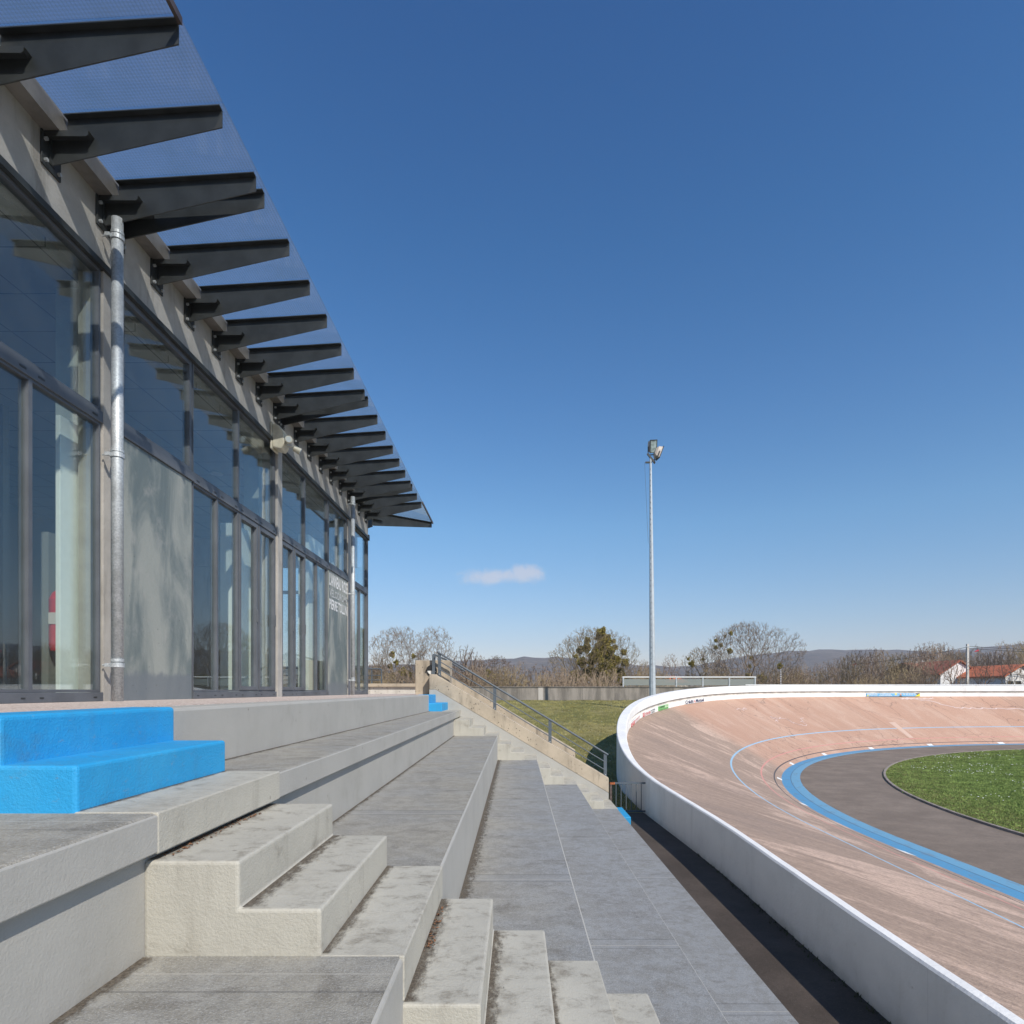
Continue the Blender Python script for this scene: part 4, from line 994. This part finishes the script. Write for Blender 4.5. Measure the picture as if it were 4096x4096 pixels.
def mk_lens():
    if 'lens' not in MT:
        m = Mat('flood glass'); m.col(m.mix(m.ramp(m.noise(4, 3), .4, .6), (.32, .40, .40), (.16, .20, .20))); m.set(.12); MT['lens'] = m.m
    return MT['lens']
K = YM / F
flood(((2612 - PX) * K - .0, YM - .1, (PY - 1788) * K), (.55, -.80, -.28), (-.28, 0, 1))
flood(((2640 - PX) * K, YM + .05, (PY - 1812) * K), (.92, .15, -.35), (.25, 0, 1))

# ---------- bare trees
def rv(r): 
    while True:
        v = Vector((r.uniform(-1, 1), r.uniform(-1, 1), r.uniform(-1, 1)))
        if .05 < v.length < 1: return v.normalized()
import numpy as np
def bare_tree(seed, H, rx, n=900, stems=1, bf=.45, low=.12, ctr=.58, r0=None, twigs=3, rmin=.011, trunk=.18, shell=.45, flat=1.0, tl=1.0):
    """crown points joined by the shortest balanced tree; radii grow towards the trunk"""
    r = random.Random(seed); P = []
    hc = H * ctr; rz = H - hc
    while len(P) < n:
        v = Vector((r.uniform(-1, 1), r.uniform(-1, 1), r.uniform(-1, 1)))
        if v.length > 1: continue
        if v.length > 1e-3: v = v.normalized() * v.length ** shell
        z = hc + v.z * (rz if v.z > 0 else hc - H * low)
        k = 1 + .24 * sin(3 * atan2(v.y, v.x) + seed) + .12 * sin(5 * v.z + 2 * atan2(v.y, v.x) + seed * 2)
        P.append((v.x * rx * k, v.y * rx * k, min(z * (.94 + .06 * k), H)))
    roots = []
    for s_ in range(stems):
        a = 2 * pi * s_ / stems + r.uniform(-.3, .3); d = rx * .05 * (stems > 1)
        roots.append((cos(a) * d, sin(a) * d, 0.0))
    nodes = []; par = []; plen = []
    for s_, q in enumerate(roots):
        a = 2 * pi * s_ / stems; hh = H * trunk; lean = rx * .12 * (stems > 1)
        nodes.append(q); par.append(-1); plen.append(0)
        for k in (.5, 1.0):
            nodes.append((q[0] + cos(a) * lean * k + r.uniform(-.03, .03) * H * .2, q[1] + sin(a) * lean * k, hh * k)); par.append(len(nodes) - 2); plen.append(hh * k)
    P.sort(key=lambda p: (p[0] ** 2 + p[1] ** 2) * .9 + (p[2] - H * trunk) ** 2)
    A = np.zeros((n * 2 + 60, 3)); Lp = np.zeros(n * 2 + 60); c = len(nodes); A[:c] = nodes; Lp[:c] = plen
    blocked = {3 * i for i in range(stems)}
    for p in P:
        d = np.sqrt(((A[:c] - p) ** 2).sum(1)); cost = d + bf * Lp[:c] + (A[:c, 2] > p[2]) * .25 * d
        for b_ in blocked: cost[b_] += 99
        j = int(cost.argmin()); q = Vector(A[j]); v = Vector(p); L = (v - q).length
        if L > H * .06:      # a bowed middle point
            mpt = q.lerp(v, .5) + Vector((r.uniform(-.08, .08), r.uniform(-.08, .08), r.uniform(-.10, .02))) * L
            A[c] = mpt; Lp[c] = Lp[j] + L * .5; par.append(j); j = c; c += 1
        A[c] = p; Lp[c] = Lp[j] + (v - Vector(A[j])).length; par.append(j); c += 1
    w = np.ones(c) * .0; kids = [0] * c
    for i in range(c):
        if par[i] >= 0: kids[par[i]] += 1
    order = sorted(range(c), key=lambda i: -i)
    area = [0.0] * c
    for i in order:
        if kids[i] == 0: area[i] = 1.0
        if par[i] >= 0: area[par[i]] += area[i]
    rt_ = r0 or H * .024; amax = max(area)
    def rad(i): return max(rmin, rt_ * (area[i] / amax) ** .5)
    T_ = MB(); C_ = MB(); sites = []
    for i in range(c):
        if par[i] < 0: continue
        a, b = Vector(A[par[i]]), Vector(A[i]); is_tr = i in {3 * s_ + k for s_ in range(stems) for k in (1, 2)}
        R0 = rad(par[i]) if not kids[i] == 0 else rmin; R1 = rad(i)
        (T_ if is_tr else C_).tube(a, b, min(R0, R1 * 1.6), R1, 7 if is_tr else (5 if R1 > .04 else 3), False)
        if kids[i] == 0 or (R1 < rmin * 1.7 and r.random() < .6):
            base_d = (b - a).normalized()
            for k in range(twigs):
                d = (base_d * .6 + rv(r) * .75 + Vector((0, 0, .45))).normalized(); L = H * r.uniform(.022, .05) * tl
                m_ = b + d * L * .5 + rv(r) * L * .1; C_.tube(b, m_, rmin, rmin * .85, 3, False); C_.tube(m_, m_ + (d + rv(r) * .5).normalized() * L * .6, rmin * .85, rmin * .5, 3, False)
                C_.tube(m_, m_ + (d + rv(r) * .9).normalized() * L * .5, rmin * .8, rmin * .5, 3, False)
    return T_, C_, sites
def mistletoe(mb, c, rad, n, r):
    for _i in range(n):
        d = rv(r); lob = .8 + .28 * sin(3 * d.x + c[0]) * cos(4 * d.z + c[2]); p = Vector(c) + Vector((d.x, d.y, d.z * 1.1)) * rad * lob * r.random() ** .55; a = rv(r) * rad * .16; b = rv(r) * rad * .12 + d * rad * .1
        mb.poly([p - a, p + b, p + a], [(0, 1, 2)])
bark1 = m_simple('grey brown bark', (.31, .235, .165), .9, var=.3, sc=3, spec=.2)
bark2 = m_simple('yellow brown bark', (.32, .245, .14), .9, var=.35, sc=2, spec=.2)
bark3 = m_simple('dark brown twigs', (.22, .16, .115), .9, var=.3, sc=2, spec=.2)
mist = m_simple('mistletoe green', (.30, .25, .055), .8, var=.5, sc=4, spec=.2)
def put_tree(name, px, y, top_py, wpx, seed, label, cat='tree', group=None, bark=bark1, base=-1.3, mst=(), **kw):
    H = (PY - top_py) * y / F - base; T_, C_, sites = bare_tree(seed, H, wpx / 2 * y / F, **kw)
    loc = Vector(((px - PX) * y / F, y, base)); e = empty(name, loc, label, cat, group)
    for mb_, nm in ((T_, 'trunk'), (C_, 'crown')):
        mb_.v = [v + loc for v in mb_.v]; mb_.build(nm, bark, e, recalc=False)
    r = random.Random(seed + 1)
    for (mx_, my_, rad, dy) in mst:
        yy = y + dy; c = Vector(((mx_ - PX) * yy / F, yy, (PY - my_) * yy / F)); m_ = MB(); mistletoe(m_, c, rad * 1.12 * yy / F, int(500 + rad * 60), r); m_.build('mistletoe_clump', mist, e, recalc=False)
    return e
put_tree('bare_tree', 1590, 62, 2512, 205, 21, 'round bare tree with mistletoe left of the concrete pillar', n=1700, trunk=.15, low=.1, rmin=.008, r0=.13,
         mst=((1568, 2618, 13, 0), (1655, 2625, 10, 0), (1585, 2650, 11, -1), (1560, 2665, 12, 1), (1612, 2690, 17, -1), (1640, 2700, 12, 0), (1570, 2705, 15, 0)), bark=bark1)
put_tree('bare_tree', 1735, 60, 2512, 160, 33, 'slender bare tree with seed pods behind the concrete pillar', n=900, trunk=.2, bark=bark1, shell=.6, rmin=.008, r0=.12)
put_tree('bare_tree', 1865, 58, 2580, 110, 35, 'thin upright bare tree behind the handrail', n=260, stems=3, bark=bark3, shell=.8, bf=.8)
put_tree('bare_tree', 1985, 66, 2625, 160, 37, 'small bare tree holding one mistletoe ball, behind the boundary wall', n=500, bark=bark3, mst=((1955, 2695, 17, 0), (1985, 2712, 18, 0)))
put_tree('bare_tree', 2375, 64, 2512, 300, 41, 'big bare tree thick with mistletoe beside the lamp mast', n=2300, rmin=.009, r0=.13, stems=5, bark=bark2, trunk=.08, low=.0, bf=.75, ctr=.5,
         mst=((2405, 2530, 22, 0), (2428, 2560, 22, 0), (2395, 2550, 16, 1), (2345, 2590, 20, 0), (2305, 2625, 11, -2), (2445, 2600, 16, -1), (2455, 2565, 10, 0), (2465, 2640, 22, 0), (2415, 2640, 26, 0), (2365, 2650, 18, 1), (2440, 2690, 26, 0), (2340, 2715, 17, 0), (2462, 2590, 12, 0), (2390, 2700, 26, 0), (2400, 2590, 24, 0), (2430, 2610, 26, 1), (2380, 2620, 24, -1), (2440, 2655, 28, 0), (2480, 2690, 22, 1), (2360, 2690, 24, 1), (2420, 2670, 30, -1), (2415, 2575, 24, 0), (2410, 2725, 30, 0), (2325, 2650, 20, 0), (2300, 2700, 20, 0), (2500, 2650, 18, 0), (2495, 2610, 14, 0), (2350, 2560, 14, 0), (2320, 2600, 16, 1), (2490, 2720, 24, 0)))
put_tree('bare_tree', 2985, 66, 2492, 360, 47, 'widest bare tree, spreading behind the mesh screens', n=3000, rmin=.009, r0=.15, stems=3, trunk=.1, low=.0, ctr=.45, bark=bark1, bf=.6,
         mst=((2923, 2533, 9, 0), (2900, 2545, 6, 0), (2863, 2562, 8, 0), (2884, 2580, 9, 0), (2863, 2590, 9, 0), (2920, 2605, 12, 0), (3005, 2632, 8, 0), (2998, 2665, 8, 0), (2995, 2705, 15, 0), (3050, 2715, 18, 0), (3120, 2665, 12, -1)))
put_tree('bare_tree', 2810, 68, 2585, 170, 53, 'crooked low bare tree reaching left of the widest tree', n=500, bark=bark2, shell=.7, mst=((2766, 2655, 13, -1), (2753, 2636, 7, -1), (2812, 2637, 7, 0)))
# prototypes for the rows of thin trees and scrub, copied
rt = random.Random(5)
protos = []
for i, (st, n_, rx_, bk) in enumerate(((1, 150, 1.1, bark1), (2, 170, 1.0, bark3), (1, 210, 1.5, bark2), (3, 200, 1.2, bark3), (2, 260, 1.6, bark1))):
    T_, C_, _s = bare_tree(90 + i, 6.0, rx_, n=n_, stems=st, bf=.7, low=.25, ctr=.6, r0=.085, shell=.8, twigs=2, rmin=.012, trunk=.2)
    e = empty('row_tree', (0, 0, 0)); T_.build('trunk', bk, e, recalc=False); C_.build('crown', bk, e, recalc=False); protos.append(e)
sproto = []
for i in range(3):
    T_, C_, _s = bare_tree(120 + i, 3.0, 1.9, n=260, stems=5, bf=.9, low=.0, ctr=.45, r0=.05, shell=.7, twigs=3, rmin=.010, trunk=.06, tl=1.4)
    e = empty('scrub_bush', (0, 0, 0)); T_.build('trunk', (bark2, bark1, bark3)[i], e, recalc=False); C_.build('crown', (bark2, bark1, bark3)[i], e, recalc=False); sproto.append(e)
used = set()
def place(pr, px, y, top, base, name, label, cat, group, hp):
    e = pr if pr.name not in used else copy_tree(pr); used.add(pr.name)
    tag(e, label, cat, group); x = (px - PX) * y / F; H = (PY - top) * y / F - base
    e.location = (x, y, base); s = H / hp; e.scale = (s * rt.uniform(.9, 1.25), s, s); e.rotation_euler = (0, 0, rt.uniform(0, 6.28))
def rowtop(px):
    L = [(3150, 2655), (3300, 2640), (3400, 2600), (3480, 2585), (3560, 2600), (3640, 2585), (3730, 2560), (3800, 2575), (3900, 2590), (4000, 2570), (4100, 2560), (4400, 2565)]
    for (a, ta), (b, tb) in zip(L, L[1:]):
        if a <= px <= b: return ta + (tb - ta) * (px - a) / (b - a)
    return 2600
for i in range(80):
    px = 3170 + i * 15.5 + rt.uniform(-8, 8)
    y = rt.uniform(62, 95)
    if 3700 < px < 4130: y = rt.uniform(64, 72) if i % 7 == 0 else rt.uniform(98, 112)
    place(protos[rt.randint(0, 4)], px, y, rowtop(px) + rt.uniform(-8, 45), -1.3, 'row_tree', 'thin bare tree in the row right of the widest tree, behind the white rail', 'tree', 'thin bare trees in the row behind the white rail', 6.0)
for i in range(14):
    px = rt.choice([rt.uniform(2510, 2740), rt.uniform(1480, 1540), rt.uniform(2040, 2260), rt.uniform(1880, 1960)]); y = rt.uniform(60, 80)
    place(protos[rt.randint(0, 4)], px, y, 2630 + rt.uniform(-20, 40), -1.3, 'row_tree', 'thin bare sapling behind the boundary wall, left of the mesh screens or by the mast', 'tree', 'thin bare saplings behind the boundary wall', 6.0)
for i in range(85):
    px = rt.uniform(1440, 4200); y = rt.uniform(54, 72)
    lim = 2660 if px < 2300 else 2680
    if px > 3720:
        if i % 3: continue
        lim = 2728
    place(sproto[rt.randint(0, 2)], px, y, lim + rt.uniform(-10, 45), -1.3, 'scrub_bush', 'leafless tangled bush in the scrub behind the boundary wall', 'bush', 'leafless bushes behind the boundary wall', 3.0)

# ---------- houses and poles
wallw = m_simple('white house render', (.78, .77, .75), .8, var=.05, sc=1); wallg = m_simple('grey house render', (.42, .42, .42), .8, var=.1, sc=1)
tile = m_simple('orange roof tile', (.62, .18, .08), .8, var=.2, sc=2); tiled = m_simple('brown red roof tile', (.34, .11, .06), .8, var=.2, sc=2)
dkw = m_flat('dark window', (.03, .035, .04), .2)
def house(name, label, y, px0, px1, eave, ridge_, depth, wallm, roofm, gable='front', wins=(), chim=()):
    k = y / F; x0, x1 = (px0 - PX) * k, (px1 - PX) * k; ze, zr = (PY - eave) * k, (PY - ridge_) * k
    e = empty(name, ((x0 + x1) / 2, y + depth / 2, -2.5), label, 'house'); xm = (x0 + x1) / 2
    if gable == 'front':
        MB().prism([(x0, -2.6), (x1, -2.6), (x1, ze), (xm, zr - .12), (x0, ze)], y, y + depth).build('wall', wallm, e)
        rf = MB(); o = .35
        for s0, s1 in ((x0 - o, xm), (x1 + o, xm)):
            zo = ze - (zr - ze) / ((x1 - x0) / 2) * o
            rf.prism([(s0, zo), (s1, zr), (s1, zr + .18), (s0, zo + .18)], y - .3, y + depth + .3)
    elif gable == 'side':
        MB().box(x0, x1, y, y + depth, -2.6, ze).build('wall', wallm, e); rf = MB(); o = .5
        rf.prism([(y - o, ze - .1), (y + depth / 2, zr), (y + depth + o, ze - .1), (y + depth + o, ze + .05), (y + depth / 2, zr + .2), (y - o, ze + .05)], x0 - .3, x1 + .3, 'x')
    else:
        MB().box(x0, x1, y, y + depth, -2.6, ze).build('wall', wallm, e); rf = MB(); o = .4; ym = y + depth / 2; h = min(depth, x1 - x0) / 2 * .6
        a, b, c, d = (x0 - o, y - o, ze), (x1 + o, y - o, ze), (x1 + o, y + depth + o, ze), (x0 - o, y + depth + o, ze); p = (x0 + h * 1.4, ym, zr); q = (x1 - h * 1.4, ym, zr)
        if p[0] > q[0]: p = q = (xm, ym, zr)
        rf.poly([a, b, c, d, p, q], [(0, 1, 5, 4), (1, 2, 5), (2, 3, 4, 5), (3, 0, 4), (0, 3, 2, 1)])
    ro = rf.build('roof', roofm, e)
    for cpx, cw, ct in chim:
        cx = (cpx - PX) * k; MB().box(cx - cw * k / 2, cx + cw * k / 2, y + depth * .5 - .4, y + depth * .5 + .4, ze, (PY - ct) * k).build('chimney', wallg, ro)
    for a, b, t, bt in wins:
        MB().box((a - PX) * k, (b - PX) * k, y - .04, y + .02, (PY - bt) * k, (PY - t) * k).build('window', dkw, e)
    return e
house('house', 'white gabled house behind the bare trees at the right', 84, 3762, 3912, 2694, 2644, 9, wallw, tiled, 'front')
house('house', 'grey side wing with brown roof left of the white gable, two chimneys', 88, 3705, 3780, 2686, 2650, 10, wallg, tiled, 'side', wins=((3711, 3719, 2690, 2716), (3738, 3746, 2690, 2716)), chim=((3752, 12, 2638), (3776, 10, 2636)))
house('house', 'low house with bright orange hipped roof at the right edge', 82, 3905, 4080, 2708, 2663, 11, wallg, tile, 'hip', wins=((3912, 3926, 2716, 2734), (3940, 3955, 2716, 2734), (3975, 3990, 2718, 2734)))
house('house', 'white wing with orange roof at the extreme right edge', 76, 4022, 4150, 2702, 2662, 8, wallw, tile, 'front', wins=((4030, 4052, 2724, 2740), (4062, 4084, 2724, 2740)))
house('house', 'small house with pointed orange hip roof seen over the mesh screens', 98, 2662, 2752, 2730, 2702, 5, m_simple('cream render', (.6, .52, .42), .8, var=.05), tile, 'hip')
up = empty('utility_pole', ((3870 - PX) * 74 / F, 74, -1.5), 'pale concrete utility pole with wires in front of the white gabled house', 'pole')
xk = (3870 - PX) * 74 / F; MB().prism([(xk - .12, 73.9), (xk + .12, 73.9), (xk + .12, 74.1), (xk - .12, 74.1)], -1.6, (PY - 2576) * 74 / F, 'z').build('pole', m_simple('concrete pole', (.55, .52, .47), .8, var=.15), up)
MB().box(xk - .3, xk + .3, 73.86, 73.9, 5.15, 5.22).build('crossarm', MT['galv'], up)
def wire(a, b, sag, mb):
    a, b = Vector(a), Vector(b); pts = [a.lerp(b, t / 12) - Vector((0, 0, sag * 4 * (t / 12) * (1 - t / 12))) for t in range(13)]
    mb.path(pts, .03, 4)
wm = MB()
for z in (5.25, 5.0): wire((xk, 74, z), (xk + 30, 72, z - .1), .6, wm)
wire((xk, 74, 5.15), (xk - 10, 82, 3.4), .3, wm)
wm.build('wire', MT['steel'], up)
u2 = empty('utility_pole', ((3393 - PX) * 86 / F, 86, -1.5), 'brown wooden utility pole among the thin trees left of the white house', 'pole')
x2 = (3393 - PX) * 86 / F; MB().tube((x2, 86, -1.6), (x2, 86, (PY - 2650) * 86 / F), .15, .1, 8).build('pole', m_simple('wood pole', (.30, .23, .17), .85, var=.2), u2)
MB().tube((x2 + .1, 85.8, 3), (x2 + .1, 85.8, 3.5), .08).build('insulator', m_flat('insulator', (.8, .8, .8)), u2)
def marker(px, py, y, label):
    c = Vector(((px - PX) * y / F, y, (PY - py) * y / F)); mb = MB(); mb.tube(c + Vector((-.22, 0, -.08)), c + Vector((.24, 0, .08)), .05, .12, 8); e = tag(mb.build('wire_marker', m_flat('marker red', (.55, .03, .05))), label, 'marker'); return e
marker(3906, 2604, 80, 'small red marker hanging below the wires right of the pale pole'); marker(3417, 2658, 85, 'tiny red marker beside the brown wooden pole')
bp = MB(); xb_ = (3123 - PX) * 55 / F
sp = empty('striped_pole', (xb_, 55, -1.3), 'thin white pole with dark bands right of the mesh screens', 'pole')
MB().tube((xb_, 55, -1.3), (xb_, 55, 1.85), .045, n=8).build('pole', m_flat('pole white', (.75, .72, .70)), sp)
for i in range(9): MB().tube((xb_, 55, .1 + i * .2), (xb_, 55, .16 + i * .2), .048, n=8).build('ring', m_flat('ring', (.15, .13, .12)), sp)

# ---------- grass blades, daisies
def blades(name, pts, h, mat, label, cat, seed, w=.012):
    r = random.Random(seed); mb = MB()
    for (x, y, z) in pts:
        for k in range(3):
            a = r.uniform(0, pi); hh = h * r.uniform(.5, 1.3); dx, dy = cos(a) * w, sin(a) * w; lx, ly = r.uniform(-.5, .5) * hh, r.uniform(-.5, .5) * hh
            px, py = x + r.uniform(-.05, .05), y + r.uniform(-.05, .05)
            mb.v += [Vector((px - dx, py - dy, z)), Vector((px + dx, py + dy, z)), Vector((px + lx, py + ly, z + hh))]; n = len(mb.v); mb.f.append((n - 3, n - 2, n - 1))
    return tag(mb.build(name, mat, recalc=False), label, cat, kind='stuff')
r5 = random.Random(9)
def in_grass(x, y, m_=0):
    if y <= CY: return x > CX - RG + m_
    return (x - CX) ** 2 + (y - CY) ** 2 < (RG - m_) ** 2
gp = []
while len(gp) < 26000:
    y = r5.uniform(10, 33); x = r5.uniform(10.5, 30)
    if in_grass(x, y) and x < y * .9: gp.append((x, y, ZI + .02))
gm = m_simple('grass blades', (.21, .28, .08), .8, var=.4, sc=2, spec=.2)
blades('grass', gp, .03, gm, 'short green turf of the infield inside the track', 'grass', 4)
lp = []
while len(lp) < 20000:
    y = 15.1 + 31.7 * r5.random() ** 1.1; x = r5.uniform(-3.5, 12)
    if x < wall_x(y) - .05 and x > -.22 * y * 1: lp.append((x, y, lawn_z(x, y)))
lmat = m_simple('lawn blades', (.29, .26, .10), .85, var=.45, sc=1.3, spec=.2)
blades('lawn_grass', lp, .07, lmat, 'rough yellow green grass of the lawn outside the track wall', 'grass', 5)
tp = []
for k in range(420):
    y = r5.uniform(2, 14.6); tp.append((3.28 - r5.random() ** 2 * .06, y, ZP - .02))
for k in range(500): x = r5.uniform(-2, 9); tp.append((x, YF - r5.random() ** 2 * .5 - .05, lawn_z(x, 46.5)))
blades('weeds', tp, .045, m_simple('weed green', (.045, .055, .02), .8, var=.4, sc=5), 'weeds and moss along the foot of the track wall and boundary wall', 'weeds', 6, .014)
dm = MB()
def daisy(x, y, z, s):
    mb = dm; n = len(mb.v)
    mb.v += [Vector((x + s * cos(2 * pi * i / 6), y + s * sin(2 * pi * i / 6), z + (s * .5 if i % 2 else 0))) for i in range(6)]; mb.f.append(tuple(range(n, n + 6)))
cl = [(r5.uniform(13, 28), r5.uniform(17, 31)) for _ in range(40)]
c_ = 0
while c_ < 480:
    a = r5.choice(cl); x, y = a[0] + r5.gauss(0, .7), a[1] + r5.gauss(0, .45)
    if in_grass(x, y, .4): daisy(x, y, ZI + .085, r5.uniform(.014, .028)); c_ += 1
for k in range(420):
    y = r5.uniform(15.3, 45); x = r5.uniform(-2.5, 8)
    if x < wall_x(y) - .2: daisy(x, y, lawn_z(x, y) + .07, r5.uniform(.014, .026))
tag(dm.build('daisies', m_flat('daisy white', (.8, .8, .76)), recalc=False), 'white daisies scattered over the grass', 'flowers', kind='stuff')

# ---------- air
HAZE = True
if HAZE:
    h = MB().box(-1600, 2400, -420, 1900, -8, 150).build('haze', None); h.data.materials.clear()
    m = bpy.data.materials.new('haze air'); m.use_nodes = True; t = m.node_tree; t.nodes.clear()
    o_ = t.nodes.new('ShaderNodeOutputMaterial'); v = t.nodes.new('ShaderNodeVolumePrincipled'); v.inputs['Color'].default_value = (.80, .88, 1, 1)
    v.inputs['Density'].default_value = .00026; t.links.new(v.outputs[0], o_.inputs['Volume']); h.data.materials.append(m); tag(h, kind='stuff')
